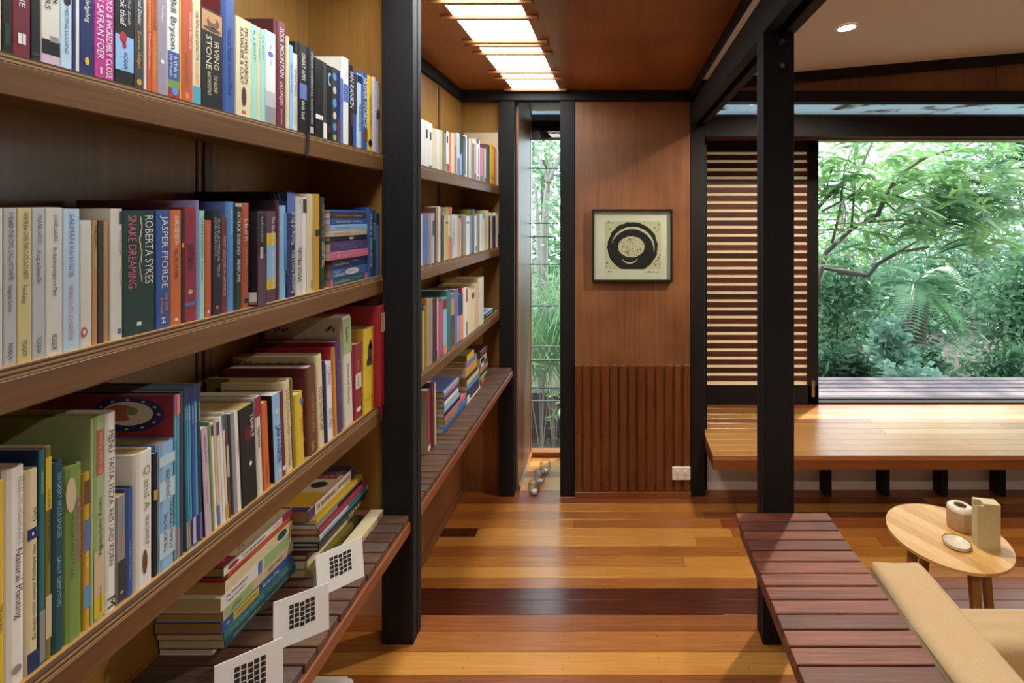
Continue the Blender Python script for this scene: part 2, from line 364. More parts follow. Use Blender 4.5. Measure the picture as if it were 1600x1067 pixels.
# ================================================================ RIBBED WALL PANEL, PRINT, OUTLET
rp = empty('ribbed_wall_panel', 'low screen of upright brown timber ribs under the framed print', 'wall panel')
RIB = wood('rib_timber', '84491f', '552810', 'Z', rough=.38, coat=.15, scale=.9)
xs0 = -.266
for i in range(13):
    x = xs0 + i * .0582
    w = .042 if i < 12 else .040
    s = B('rib', RIB, rp, x, x + w, Z2 - .016, Z2 + .004, .042, zat(571, Z2 - .016), .0015)
    for py in (577, 683, 763):
        MB().tube([(x + w / 2, Z2 - .0162, zat(py, 3.12)), (x + w / 2, Z2 - .0175, zat(py, 3.12))], .003, 6).build('screw_head', mottled('brass_screw', 'b07a44', .35, metal=.8), s)
B('back_rail', RIB, rp, xs0, .478, Z2 - .004, Z2 + .005, zat(688, 3.13), zat(680, 3.13))
B('back_rail', RIB, rp, xs0, .478, Z2 - .004, Z2 + .005, .042, .075)

ol = empty('power_outlet', 'white double power outlet at the foot of the ribbed panel', 'power outlet')
OW = mottled('outlet_plastic', 'efe6d6', .35, .02)
ox0, ox1, oz0, oz1 = xat(1050.5, 3.10), .4745, zat(751.5, 3.10), zat(731, 3.10)
B('faceplate', OW, ol, ox0, ox1, Z2 - .028, Z2 - .015, oz0, oz1, .003)
for k in (.29, .72):
    cx = ox0 + (ox1 - ox0) * k; w_ = ox1 - ox0
    B('switch', mottled('outlet_switch', 'fbf5ea', .3, .02), ol, cx - .009, cx + .009, Z2 - .032, Z2 - .027, oz0 + .048, oz0 + .064, .002)
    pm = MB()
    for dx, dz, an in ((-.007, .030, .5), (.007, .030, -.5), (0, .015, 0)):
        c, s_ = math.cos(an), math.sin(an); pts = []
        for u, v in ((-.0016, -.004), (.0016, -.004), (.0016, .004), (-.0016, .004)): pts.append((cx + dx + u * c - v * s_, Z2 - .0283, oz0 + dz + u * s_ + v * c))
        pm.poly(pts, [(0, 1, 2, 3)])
    pm.build('socket_slot_shade', mottled('slot_shade_black', '15120f', .6), ol)  # flat dark quads paint the shade inside the socket openings, nothing is cut

fr = empty('framed_print', 'black ink ring print on cream paper in a thin black frame', 'picture')
fx0, fx1, fz0, fz1 = xat(925, 3.12), xat(1050.5, 3.12), zat(440, 3.12), zat(327, 3.12); fy = Z2 - .024
FRB = mottled('frame_black', '1c1917', .4, .1); fw = .0125
for a in ((fx0, fx1, fz1 - fw, fz1), (fx0, fx1, fz0, fz0 + fw), (fx0, fx0 + fw, fz0 + fw, fz1 - fw), (fx1 - fw, fx1, fz0 + fw, fz1 - fw)):
    B('frame_bar', FRB, fr, a[0], a[1], fy - .004, Z2 + .006, a[2], a[3], .001)
mt = B('mat_board', mottled('cream_paper', 'e9dfc4', .8, .02, 8), fr, fx0 + fw, fx1 - fw, Z2 - .006, Z2 + .004, fz0 + fw, fz1 - fw)
pcx, pw = (fx0 + fx1) / 2, fx1 - fx0; ph = fz1 - fz0
def pp(u, v, lay): return (fx0 + u * pw, Z2 - .0062 - .0003 * lay, fz1 - v * ph)      # u,v in frame fractions
sheet = MB().poly([pp(.16, .165, 1), pp(.86, .165, 1), pp(.86, .83, 1), pp(.16, .83, 1)], [(3, 2, 1, 0)])
sheet.build('print_sheet', mottled('print_paper', 'd9cda6', .85, .06, 120), fr, fixn=False)
INK = mottled('print_ink', '17161c', .6, .1); PAPER2 = mottled('print_paper', 'd9cda6')
rg = random.Random(4)
def blob(cu, cv, ru, rv, lay, n=64, jit=.02, a0=0, a1=2 * math.pi):
    return [pp(cu + ru * math.cos(t) * (1 + rg.uniform(-jit, jit)), cv + rv * math.sin(t) * (1 + rg.uniform(-jit, jit)), lay) for t in [a0 + (a1 - a0) * k / n for k in range(n)]]
mb = MB(); pts = blob(.505, .52, .315, .345, 2); pts = [(p[0], p[1], min(max(p[2], fz1 - .83 * ph), fz1 - .172 * ph)) for p in pts]
mb.poly(pts, [tuple(range(len(pts)))])
def crescent(cu, cv, r0, r1, w, a0, a1, lay, n=30):
    P = []
    for k in range(n + 1):
        t = a0 + (a1 - a0) * k / n; q = math.sin(math.pi * k / n) ** .7 * w; P.append(pp(cu + (r0 + q) * math.cos(t), cv + (r1 + q) * math.sin(t), lay))
    for k in range(n, -1, -1):
        t = a0 + (a1 - a0) * k / n; P.append(pp(cu + r0 * math.cos(t), cv + r1 * math.sin(t), lay))
    return P
inkm = mb
for _ in range(110):
    u, v = rg.uniform(.17, .85), rg.uniform(.175, .82)
    if ((u - .505) / .335) ** 2 + ((v - .52) / .37) ** 2 < 1: continue
    s_ = rg.uniform(.002, .008); q = blob(u, v, s_, s_ * rg.uniform(1, 2), 2, 7, .3); inkm.poly(q, [tuple(range(7))])
for (u0, v0, txt) in ((.19, .865, 0), (.67, .865, 1)):
    for k in range(9 if txt else 4):
        u = u0 + k * .018; q = [pp(u, v0 + rg.uniform(-.012, .012), 2), pp(u + .014, v0 + rg.uniform(-.012, .012), 2), pp(u + .016, v0 + .006 + rg.uniform(-.01, .01), 2), pp(u + .002, v0 + .01, 2)]; inkm.poly(q, [(0, 1, 2, 3)])
inkm.build('ink_ring', INK, fr)
pm = MB(); q = blob(.49, .52, .165, .145, 3, 48, .03); pm.poly(q, [tuple(range(len(q)))])
q = crescent(.50, .575, .27, .30, .035, math.radians(200), math.radians(365), 3); pm.poly(q, [tuple(range(len(q)))])
q = crescent(.47, .50, .16, .235, .02, math.radians(50), math.radians(128), 3); pm.poly(q, [tuple(range(len(q)))])
pm.build('paper_openings', PAPER2, fr)
sm = MB()
for _ in range(70):
    a, rr_ = rg.uniform(0, 6.28), math.sqrt(rg.random()); s_ = rg.uniform(.002, .009)
    q = blob(.49 + .15 * rr_ * math.cos(a), .52 + .13 * rr_ * math.sin(a), s_, s_, 4, 6, .35); sm.poly(q, [tuple(range(6))])
sm.build('ink_spatter', INK, fr)
MB().box(fx0 + fw, fx1 - fw, fy + .001, fy + .003, fz0 + fw, fz1 - fw).build('picture_glass', GLASS, fr)

# ================================================================ WINDOW WALL OF THE LIVING ROOM
w2 = tag(MB().box(.57, LX1, Z2, Z2 + .08, zat(159, Z2), zat(142, Z2)).build('window_1', BLACKX), kind='structure')
B('header_beam', BLACKX, w2, .57, LX1, Z2 - .005, Z2 + .08, zat(213, Z2), zat(182, Z2), .002)
B('clerestory_pane', GLASS, w2, .57, LX1, Z2 + .04, Z2 + .046, zat(182, Z2), zat(159, Z2))
B('header_track', FASC, w2, .57, LX1, ZW - .06, ZW + .05, zat(221, ZW), 2.402)
B('sill_track', BLACKX, w2, 1.50, LX1, ZW - .03, ZW + .02, .398, .412)
B('sill_track', BLACKX, w2, .57, LX1, ZW + .03, ZW + .07, .385, .418)
zg = zat(142, Z2)
MB().prism([(.48, Z2 + .02, zg), (LX1, Z2 + .02, zg), (LX1, Z2 + .02, rake(LX1) + .05), (.48, Z2 + .02, rake(.48) + .05)], (0, .05, 0)).build('gable_panel', PLYWALL, w2, fixn=True)
MB().prism([(.48, Z2 - .012, rake(.48) - .062), (LX1, Z2 - .012, rake(LX1) - .062), (LX1, Z2 - .012, rake(LX1)), (.48, Z2 - .012, rake(.48))], (0, .05, 0)).build('raked_cornice', BLACKX, w2, fixn=True)
for px in (1289, 1560): B('panel_joint', PLYRED, w2, xat(px, Z2), xat(px, Z2) + .004, Z2 + .0165, Z2 + .021, zg, rake(xat(px, Z2)))
tag(B('ceiling_bay', PLYCEIL, None, .57, LX1, Z2 + .08, ZW + .08, 2.402, 2.43), kind='structure')

sh = empty('sliding_shutter', 'black framed sliding shutter with many brown horizontal slats behind the dark post', 'shutter')
ys = ZW - .045; sx0, sx1 = .585, xat(1279, ys); st, sb_ = zat(213, ys), .405
B('stile', BLACK, sh, sx0, xat(1100, ys), ys, ys + .035, sb_, st); B('stile', BLACK, sh, xat(1262, ys), sx1, ys, ys + .035, sb_, st, .002)
B('top_rail', BLACKX, sh, sx0, sx1, ys, ys + .035, zat(237, ys), st); B('bottom_rail', BLACKX, sh, sx0, sx1, ys, ys + .035, sb_, zat(602, ys))
B('blind_backing', fabric_blind('cream_blind', 'eedcc0'), sh, sx0 + .01, sx1 - .02, ys + .0125, ys + .0135, sb_ + .03, st - .05)
SHS = [wood('shutter_slat_%d' % k, a, b, 'X', rough=.45, scale=1) for k, (a, b) in enumerate((('5c3226', '41211a'), ('4b2a22', '351c17'), ('6b3a2a', '4b251c')))]
zt, zb = zat(237, ys), zat(601, ys); pt = (zt - zb) / 28.4
for i in range(28):
    z = zt - .022 - i * pt
    B('slat', SHS[(i * 7 + i // 3) % 3], sh, sx0 + .05, xat(1263, ys), ys + .006, ys + .014, z - pt + .022, z)
B('pull_handle', mottled('brass_pull', 'a08a66', .35, metal=.8), sh, xat(1268, ys), xat(1273, ys), ys - .004, ys + .001, zat(620, ys), zat(594, ys), .001)

# raised timber platform under the window
pf = empty('timber_platform', 'raised timber window platform of glossy honey boards on black stubs', 'platform')
pe = [3.735, 3.66, 3.57, 3.465, 3.388, 3.314, 3.23, 3.15, 3.07, 2.997, 2.925, 2.862]
pcs = [('tan',), ('red', 'tan'), ('tan', 'tan'), ('pale', 'gold'), ('red', 'tan'), ('gold', 'tan'), ('gold', 'pale'), ('gold', 'tan'), ('gold', 'gold'), ('gold', 'tan'), ('tan', 'tan')]
cutx = [3, 2.4, 2.0, 3.1, 1.75, 2.6, 1.75, 3.0, 2.2, 3.3, 2.5]
for i in range(len(pe) - 1):
    px0 = .571 if i < 8 else .569; c0 = pcs[i][0]; c1 = pcs[i][-1]
    B('platform_board', DK[c0], pf, px0, cutx[i] - .0006, pe[i + 1] + .0006, pe[i] - .0006, .378, .400, .001)
    B('platform_board', DK[c1], pf, cutx[i] + .0006, LX1, pe[i + 1] + .0006, pe[i] - .0006, .378, .400, .001)
B('front_fascia', FASC, pf, .569, LX1, 2.855, 2.875, .317, .3785, .002); B('end_fascia', FASC, pf, .569, .589, 2.875, Z2, .317, .3785, .002)
B('under_panel', FASC, pf, .589, LX1, 2.875, ZW, .36, .3785)
for k in range(8):
    x = 1.366 - .375 + k * .375 - .022
    B('stub_leg', BLACK, pf, x, x + .046, 3.137, 3.222, 0, .365, .002)
tag(B('wall_under_platform', WHITEP, None, .572, LX1, 3.222, 3.25, 0, .360), kind='structure')

# outside deck and eave
dkr = empty('outdoor_deck', 'weathered grey-mauve deck boards outside the big window', 'deck')
DKM = wood('deck_board', '8f8288', '6c6067', 'X', rough=.6, scale=1, bump=.4)
for k in range(6):
    B('deck_board', DKM, dkr, .7, 7, ZW + .09 + k * .092, ZW + .09 + k * .092 + .076, .36, .388, .002)
B('deck_joist', BLACKX, dkr, .7, 7, ZW + .55, ZW + .60, .1, .36); B('deck_joist', BLACKX, dkr, .7, 7, ZW + .12, ZW + .17, .1, .36)
for k in range(5): B('deck_post', BLACK, dkr, 1.0 + k * 1.4, 1.09 + k * 1.4, ZW + .48, ZW + .57, -.6, .36)
def roof_sheet(name):
    m = bpy.data.materials.new(name); m.use_nodes = True; N = m.node_tree.nodes; L = m.node_tree.links; N.clear()
    tc = N.new('ShaderNodeTexCoord'); nz = N.new('ShaderNodeTexNoise'); nz.inputs['Scale'].default_value = 5; nz.inputs['Detail'].default_value = 9; L.new(tc.outputs['Object'], nz.inputs['Vector'])
    cr = N.new('ShaderNodeValToRGB'); cr.color_ramp.elements[0].position = .34; cr.color_ramp.elements[1].position = .44
    cr.color_ramp.elements[0].color = (*hexc('6f6a62'), 1); cr.color_ramp.elements[1].color = (*hexc('cfe0ea'), 1); L.new(nz.outputs[0], cr.inputs[0])
    d = N.new('ShaderNodeBsdfDiffuse'); t = N.new('ShaderNodeBsdfTranslucent'); L.new(cr.outputs[0], d.inputs[0]); L.new(cr.outputs[0], t.inputs[0])
    x = N.new('ShaderNodeMixShader'); x.inputs[0].default_value = .22; o = N.new('ShaderNodeOutputMaterial')
    L.new(d.outputs[0], x.inputs[1]); L.new(t.outputs[0], x.inputs[2]); L.new(x.outputs[0], o.inputs[0]); return m
EAVE = roof_sheet('translucent_eave_sheet')
ev = tag(B('ceiling_eave', EAVE, None, -1.4, 7, Z2 + .12, ZW + .75, 2.74, 2.743), kind='structure')
B('eave_fascia', BLACKX, ev, -1.4, 7, ZW + .75, ZW + .79, 2.66, 2.9)

# narrow louvre window
w1 = tag(MB().box(-.655, -.645, ZW - .01, ZW + .04, .03, 2.62).build('window_2', FASC), kind='structure')
B('sill', FASC, w1, -.655, -.335, ZW - .02, ZW + .05, 0, .035, .002)
B('frame_stile', BLACK, w1, -.350, -.335, ZW - .01, ZW + .04, .03, 2.62)
B('head_beam', BLACKX, w1, -.655, -.335, ZW + .05, ZW + .10, 2.40, 2.545)
lines = [217, 263, 306, 349, 370, 413, 478, 542, 563, 606, 627, 668, 709]
for a, b in zip(lines[:-1], lines[1:]):
    lv = B('louvre_pane', GLASS, w1, -.645, -.350, ZW + .004, ZW + .010, zat(b, ZW) + .003, zat(a, ZW) - .003)
    if b in (263, 349, 370, 413, 478, 542, 563, 606, 627): B('louvre_edge', mottled('louvre_edge_grey', '5c666a', .3), w1, -.645, -.350, ZW, ZW + .014, zat(b, ZW) - .0035, zat(b, ZW) + .0035)
B('top_pane', GLASS, w1, -.645, -.350, ZW + .004, ZW + .010, 2.40, 2.62)

# ================================================================ DOWNLIGHTS
def downlight(x, y, label, power=LAMP, off=''):
    r = empty('downlight' + off, label, 'downlight', 'round recessed downlights in the white ceiling')
    z = rake(x); tl = math.atan(.085)
    RM = Matrix.Translation((x, y, z)) @ Matrix.Rotation(-tl, 4, 'Y')
    def lay(o): o.data.transform(RM)
    lay(MB().lathe([(.050, -.001), (.050, -.006), (.041, -.007), (.041, -.001)], (0, 0, 0), 32, cap=False).build('trim_ring', mottled('lamp_trim', 'efe8dc', .4, .02), r))
    lay(MB().lathe([(.0405, -.0045), (.0405, -.0030)], (0, 0, 0), 32).build('lamp_lens' + off, emit('warm_lamp', (1, .86, .66), 30), r))
    d = bpy.data.lights.new('downlight_beam' + off, 'SPOT'); d.energy = power; d.color = (1, .86, .69); d.spot_size = math.radians(150); d.spot_blend = .6; d.shadow_soft_size = .03
    o = bpy.data.objects.new('downlight_beam' + off, d); COL.objects.link(o); o.location = (x, y, z - .03); o.parent = r
    return r
downlight(1.128, 2.382, 'glowing round downlight in the white ceiling by the dark post')
# the second, fainter shadow along the bench edge on the upper floor comes from the next lamp of the same row, behind the camera
downlight(1.128, -.45, 'round downlight in the white ceiling over the sofa back', LAMP * .6, '_offscreen')
# ================================================================ SOFA
FAB = mottled('beige_weave', 'cdb28a', .9, .10, 260, bump=.25, h2='b8996c')
def cushion(name, x0, x1, y0, y1, z0, z1, parent, puff=.012, bev=.03, mat=FAB, n=(6, 14, 6), wr=.004):
    """soft box: rounded superellipsoid-like block with slight puff and creases"""
    V = []; Fc = []
    bm = bmesh.new(); bmesh.ops.create_cube(bm, size=1)
    sx, sy, sz = x1 - x0, y1 - y0, z1 - z0
    bmesh.ops.scale(bm, vec=(sx, sy, sz), verts=bm.verts)
    bmesh.ops.bevel(bm, geom=bm.edges[:], offset=min(bev, sx * .45, sz * .45), segments=3, affect='EDGES', profile=.5)
    bmesh.ops.subdivide_edges(bm, edges=[e for e in bm.edges if e.calc_length() > .06], cuts=9, use_grid_fill=True)
    rg = random.Random(name + str(x0)); ph = [rg.uniform(0, 6) for _ in range(6)]
    for v in bm.verts:
        u, w, t = v.co.x / sx * 2, v.co.y / sy * 2, v.co.z / sz * 2
        v.co.z += (1 if t > 0 else -1) * puff * (1 - u * u) * (1 - w ** 4) * abs(t) + wr * math.sin(w * 9 + u * 2 + ph[0]) * max(0, t) * .5
        v.co.x += (1 if u > 0 else -1) * puff * (1 - t * t) * (1 - w ** 4) * abs(u) + wr * math.sin(w * 7 + t * 3 + ph[1]) * abs(u) * .5
        v.co += Vector(((x0 + x1) / 2, (y0 + y1) / 2, (z0 + z1) / 2))
    me = bpy.data.meshes.new(name); bmesh.ops.recalc_face_normals(bm, faces=bm.faces); bm.to_mesh(me); bm.free(); me.materials.append(mat)
    me.polygons.foreach_set('use_smooth', [True] * len(me.polygons))
    return link(name, me, parent)
sofa = empty('sofa', 'beige fabric sofa backing onto the dark red slatted bench', 'sofa', loc=(0, 0, 0))
SY0_, SY1_ = -.75, 1.495
B('base', FAB, sofa, .712, 1.62, SY0_, SY1_, .10, .30, .012)
B('back_frame', FAB, sofa, .700, .755, SY0_, SY1_ - .06, .28, .745, .012)
for x in (.76, 1.55):
    for y in (SY0_ + .06, SY1_ - .1): B('leg', BLACK, sofa, x, x + .04, y, y + .04, 0, .10, .002)
cushion('armrest', .76, 1.62, 1.345, SY1_, .28, .605, sofa, .006, .02)
for y0, y1 in ((.32, 1.34), (-.73, .31)):
    cushion('seat_cushion', .885, 1.64, y0, y1, .29, .45, sofa, .012, .03)
bc = cushion('back_cushion', .735, .885, .36, 1.425, .44, .800, sofa, .012, .018, wr=.007)
cushion('back_cushion', .735, .885, -.72, .35, .44, .800, sofa, .012, .018)
PIPE = mottled('dark_piping', '6d6448', .9)
for xx in (.7335, .8865):
    MB().tube([(xx + .004, .38, .785), (xx - .001, .7, .788), (xx, 1.1, .787), (xx + .004, 1.41, .783)], .0028, 6).build('seam_piping', PIPE if xx < .8 else FAB, bc)

# ================================================================ SIDE TABLE AND POTTERY
TX, TY, TZ, TR = 1.355, 1.994, .50, .2187
tb = empty('side_table', 'small round oak side table carrying the pottery beside the sofa', 'table', loc=(0, 0, 0))
OAKS = [wood('oak_stave_%d' % k, a, b, 'Y', rough=.42, scale=.8) for k, (a, b) in enumerate((('dcb06c', 'c89a56'), ('e3bd7e', 'd0a664'), ('d2a25c', 'bb8a47')))]
ca, sa = math.cos(math.radians(-58)), math.sin(math.radians(-58)); nst = 9; Wd = 2 * TR / nst
for i in range(nst):       # solid staves glued edge to edge, cut to a disc
    v0, v1 = -TR + i * Wd, -TR + (i + 1) * Wd; pts = []
    N_ = 10
    vs = [v0 + (v1 - v0) * k / N_ for k in range(N_ + 1)]
    outl = [(math.sqrt(max(TR * TR - v * v, 0)), v) for v in vs] + [(-math.sqrt(max(TR * TR - v * v, 0)), v) for v in reversed(vs)]
    def wp(u, v, z): return (TX + u * ca - v * sa, TY + u * sa + v * ca, z)
    outl = [q for k, q in enumerate(outl) if k == 0 or (abs(q[0] - outl[k - 1][0]) + abs(q[1] - outl[k - 1][1])) > 1e-6]
    MB().prism([wp(u, v, TZ - .012) for u, v in outl], (0, 0, .012)).build('top_stave', OAKS[i % 3 if i != 4 else 1], tb, fixn=True)
OAKD = wood('oak_leg', 'a8763c', '7d5527', 'Z', rough=.45, scale=.8)
MB().lathe([(TR - .03, -.024), (TR - .001, -.012), (TR - .001, -.0115)], (TX, TY, TZ), 64).build('under_rim', OAKD, tb)
for dx, dy in ((-.128, .01), (.012, -.130), (.132, -.022), (.0, .13)):
    a = Vector((TX + dx, TY + dy, TZ - .014)); b_ = Vector((TX + dx * 1.30, TY + dy * 1.30, 0))
    d = (b_ - a).normalized(); s1 = Vector((-dy, dx, 0)).normalized() * .019; s2 = Vector((dx, dy, 0)).normalized() * .014
    q = [a + s1 + s2, a - s1 + s2, a - s1 - s2, a + s1 - s2]
    mb = MB(); mb.poly([tuple(p) for p in q] + [tuple(b_ + (p - a) * .72) for p in q], [(0, 1, 2, 3), (7, 6, 5, 4), (0, 4, 5, 1), (1, 5, 6, 2), (2, 6, 7, 3), (3, 7, 4, 0)])
    mb.build('leg', OAKD, tb, .002, fixn=True)
CLAY = mottled('speckled_clay', 'd2b48e', .45, .12, 120, coat=.2, h2='a9865e'); GLZ = mottled('pale_glaze', 'e2d2ba', .3, .08, 60, coat=.4)
vx, vy = 1.446, 2.045
pot = empty('round_vase', 'squat round speckled clay vase with a small mouth on the side table', 'vase', loc=(vx, vy, TZ))
MB().lathe([(.001, .0), (.045, .0), (.049, .006), (.050, .05), (.049, .078)], (0, 0, 0), 40, cap=False).build('body', CLAY, pot, smooth=True)
MB().lathe([(.049, .076), (.047, .085), (.040, .091), (.025, .094), (.022, .092), (.024, .086), (.042, .076), (.043, .012), (.001, .009)], (0, 0, 0), 40, cap=False).build('glazed_shoulder', GLZ, pot, smooth=True)
SLB = mottled('pale_stoneware', 'd6c79c', .55, .10, 50, coat=.1, h2='bfae82')
ang = math.radians(-12); slab = empty('slab_vase', 'tall flat stoneware slab vase with a notched corner on the side table', 'vase', loc=(1.463, 1.925, TZ)); slab.rotation_euler = (0, 0, ang)
hw, hd, hh = .040, .022, .178
xk, zk, yi = -hw + .022, hh - .024, hd - .0145      # notch edge, notch ledge, inner face of the back wall
mb = MB(); mb.box(xk, hw, -hd, yi, 0, hh); mb.box(-hw, xk, -hd, yi, 0, zk - .09)          # solid part and the foot below the hollow
mb.box(-hw, xk, -hd, -hd + .005, zk - .09, zk); mb.box(-hw, -hw + .003, -hd + .005, yi, zk - .09, zk)   # walls of the open hollow
mb.build('body', SLB, slab)
MB().box(-hw, hw, yi, hd, 0, hh).build('back_wall', SLB, slab)
MB().box(-hw, xk, -hd, -hd + .005, zk, hh - .010).build('notch_lip', SLB, slab)
ds = empty('small_dish', 'shallow pale dish with a dark rim on the side table', 'dish', loc=(1.352, 1.932, TZ))
MB().lathe([(.001, 0), (.038, 0), (.046, .004), (.0485, .013), (.0465, .0135), (.043, .006), (.001, .005)], (0, 0, 0), 48).build('bowl', mottled('dish_glaze', 'e6dcc4', .4, .06, 150, coat=.3), ds, smooth=True)
MB().lathe([(.0480, .0128), (.0490, .0140), (.0470, .0146), (.0462, .0134), (.0480, .0128)], (0, 0, 0), 48, cap=False).build('dark_rim', mottled('rim_brown', '3d3023', .5), ds, smooth=True)

# ================================================================ GLASS TEALIGHTS
def realglass():
    if 'tumbler_glass' in MATS: return MATS['tumbler_glass']
    m = clear_glass('tumbler_glass', (.95, .96, .97), 1.6); return m
for k, (px, y, lab) in enumerate(((835, 3.17, 'clear glass tealight holder on the floor, first of three from the floorboards'), (843.5, 3.295, 'clear glass tealight holder standing between two others in the window recess'),
                                  (852, 3.43, 'clear glass tealight holder closest to the narrow window glass'))):
    g = empty('tealight_holder', lab, 'candle holder', 'glass tealight holders in the window recess', loc=(xat(px, y), y, .0))
    MB().lathe([(.026, 0), (.036, .012), (.0405, .035), (.039, .062), (.034, .085), (.0325, .085), (.0375, .062), (.039, .035), (.0345, .013), (.001, .008)], (0, 0, 0), 32).build('glass_cup', realglass(), g, smooth=True)
    MB().lathe([(.001, .009), (.019, .009), (.019, .024), (.018, .024), (.018, .021), (.001, .021)], (0, 0, 0), 24).build('tealight', mottled('tealight_wax', 'efeae0', .4, .03), g)

# ================================================================ TENT CARDS
CARD = mottled('white_card', 'e9e6e0', .6, .02, 20); HOLE = mottled('card_print_black', '2a211c', .7)
def tent(xa, ya, xb, yb, label, h=.095, spread=.022):
    a, b = Vector((xa, ya, BENCH)), Vector((xb, yb, BENCH)); d = (b - a).normalized(); n = Vector((d.y, -d.x, 0))   # n faces the corridor
    r = empty('tent_card', label, 'card', 'paper tent cards along the bench', loc=(0, 0, 0)); up_ = Vector((0, 0, h)); t = .0009
    for sgn, nm in ((1, 'front_panel'), (-1, 'back_panel')):
        f0, f1 = a + n * spread * sgn, b + n * spread * sgn
        MB().prism([a + up_, b + up_, f1, f0], n * t * sgn).build(nm, CARD, r, fixn=True)
    def fp(u, v): return a + up_ + (b - a) * u + (n * spread - up_) * v + n * (t + .0003)
    mb = MB(); cw, chh = .078, .086; L_ = (b - a).length; hh_ = (n * spread - up_).length
    for i in range(5):
        for j in range(5):
            u = .28 + i * .095 + (.01 if (i == 2 and j % 2) else 0); v = .18 + j * .104 + (.02 if i == 2 else 0) - i * .0
            mb.poly([fp(u, v), fp(u + cw, v), fp(u + cw, v + chh), fp(u, v + chh)], [(3, 2, 1, 0)])
    mb.build('printed_grid', HOLE, r)
tent(-.777, .940, -.690, 1.006, 'white paper tent card with a printed grid, closest to the bench rail')
tent(-.773, 1.096, -.684, 1.156, 'white paper tent card standing between two matching cards')
tent(-.771, 1.246, -.692, 1.322, 'white paper tent card beside the cream cookbook and the black post')
# folded cloth lying on the floor under the bench, ribbon hanging from the top shelf
cl = empty('folded_cloth', 'folded white cloth on the floor below the slatted bench', 'cloth', loc=(0, 0, 0))
cushion('cloth_fold', -.90, -.78, 1.33, 1.445, UP, UP + .022, cl, .004, .008, mottled('white_cotton', 'cfcac4', .9, .06, 200)); cushion('cloth_fold', -.89, -.79, 1.34, 1.435, UP + .02, UP + .036, cl, .004, .006, mottled('white_cotton', 'cfcac4'))
zy = .7555 * F / (963 - 480)
rbn = tag(MB().prism([(-.7665, zy - .004, S1 + .0005), (-.7525, zy - .004, S1 + .0005), (-.7515, zy - .006, S1 - .03), (-.7525, zy - .010, S1 - .056), (-.7535, zy - .010, S1 - .056), (-.7525, zy - .006, S1 - .03), (-.7540, zy - .004, S1 - .0005), (-.7665, zy - .004, S1 - .0000)], (0, .009, 0)).build('bookmark_ribbon', mottled('black_ribbon', '1d1b1a', .8), fixn=True),
          'black bookmark ribbon hanging over the edge of the top shelf', 'ribbon')
# ================================================================ BOOKS
PAL = {'white': 'e2dfd8', 'off-white': 'd5d0c2', 'cream': 'dccda4', 'yellowed cream': 'cfbf86', 'pale grey': 'b9b9b8', 'grey': '8d8c8a', 'charcoal': '3a3836', 'black': '1e1d1e',
       'navy': '23305f', 'blue': '355694', 'bright blue': '5b90c4', 'light blue': '8fb8dc', 'pale blue': 'b9d0de', 'teal': '2c6f78', 'dark teal': '1f4a52', 'aqua': '4aa0b0', 'mint': '9fd3bf',
       'green': '75934b', 'pale green': '9fb57e', 'dark green': '1f3b34', 'olive': '7d7634', 'yellow': 'd6b634', 'mustard': 'c79a33', 'orange': 'cb6831', 'red-orange': 'bf5733', 'salmon': 'd58a72',
       'terracotta': 'b25c42', 'red': 'a82530', 'crimson': '8f2b3a', 'maroon': '6d2a33', 'dark maroon': '4a1c26', 'plum': '5a3b4c', 'magenta': 'b93a8e', 'pink': 'c9677f', 'purple': '543d68', 'lavender': '8a80b4',
       'lilac': 'c3aec0', 'slate blue': '5b6fa8', 'tan': 'b98c55', 'brown': '6b4630', 'dark brown': '41302a', 'beige': 'c9b493', 'grey-mauve': '9a8f9c'}
def bookmat(c, rough=.42): return mottled('bookcover_' + c.replace(' ', '_'), PAL[c], rough, .05, 18, coat=.08)
PAGE = {'w': mottled('pages_white', 'd9d4c8', .9, .1, 160), 'c': mottled('pages_cream', 'cdb98c', .9, .12, 160), 'y': mottled('pages_yellowed', 'b8985a', .9, .14, 160), 'b': mottled('pages_browned', 'a58557', .9, .14, 160)}
FONT = bpy.data.fonts.load('<builtin>') if '<builtin>' in bpy.data.fonts else None
_tc = {}
def textverts(s):
    """outline of a line of lettering, normalised to its own width and cap height"""
    if s in _tc: return _tc[s]
    cu = bpy.data.curves.new('t', 'FONT'); cu.body = s; cu.resolution_u = 2; cu.size = 1
    ob = bpy.data.objects.new('t', cu); COL.objects.link(ob)
    dg = bpy.context.evaluated_depsgraph_get(); me = bpy.data.meshes.new_from_object(ob.evaluated_get(dg))
    v = np.array([q.co[:2] for q in me.vertices]) if len(me.vertices) else np.zeros((0, 2)); f = [tuple(p.vertices) for p in me.polygons]
    bpy.data.objects.remove(ob); bpy.data.curves.remove(cu); bpy.data.meshes.remove(me)
    if len(v): v[:, 0] -= v[:, 0].min()
    _tc[s] = (v, f, float(v[:, 0].max()) if len(v) else 1); return _tc[s]

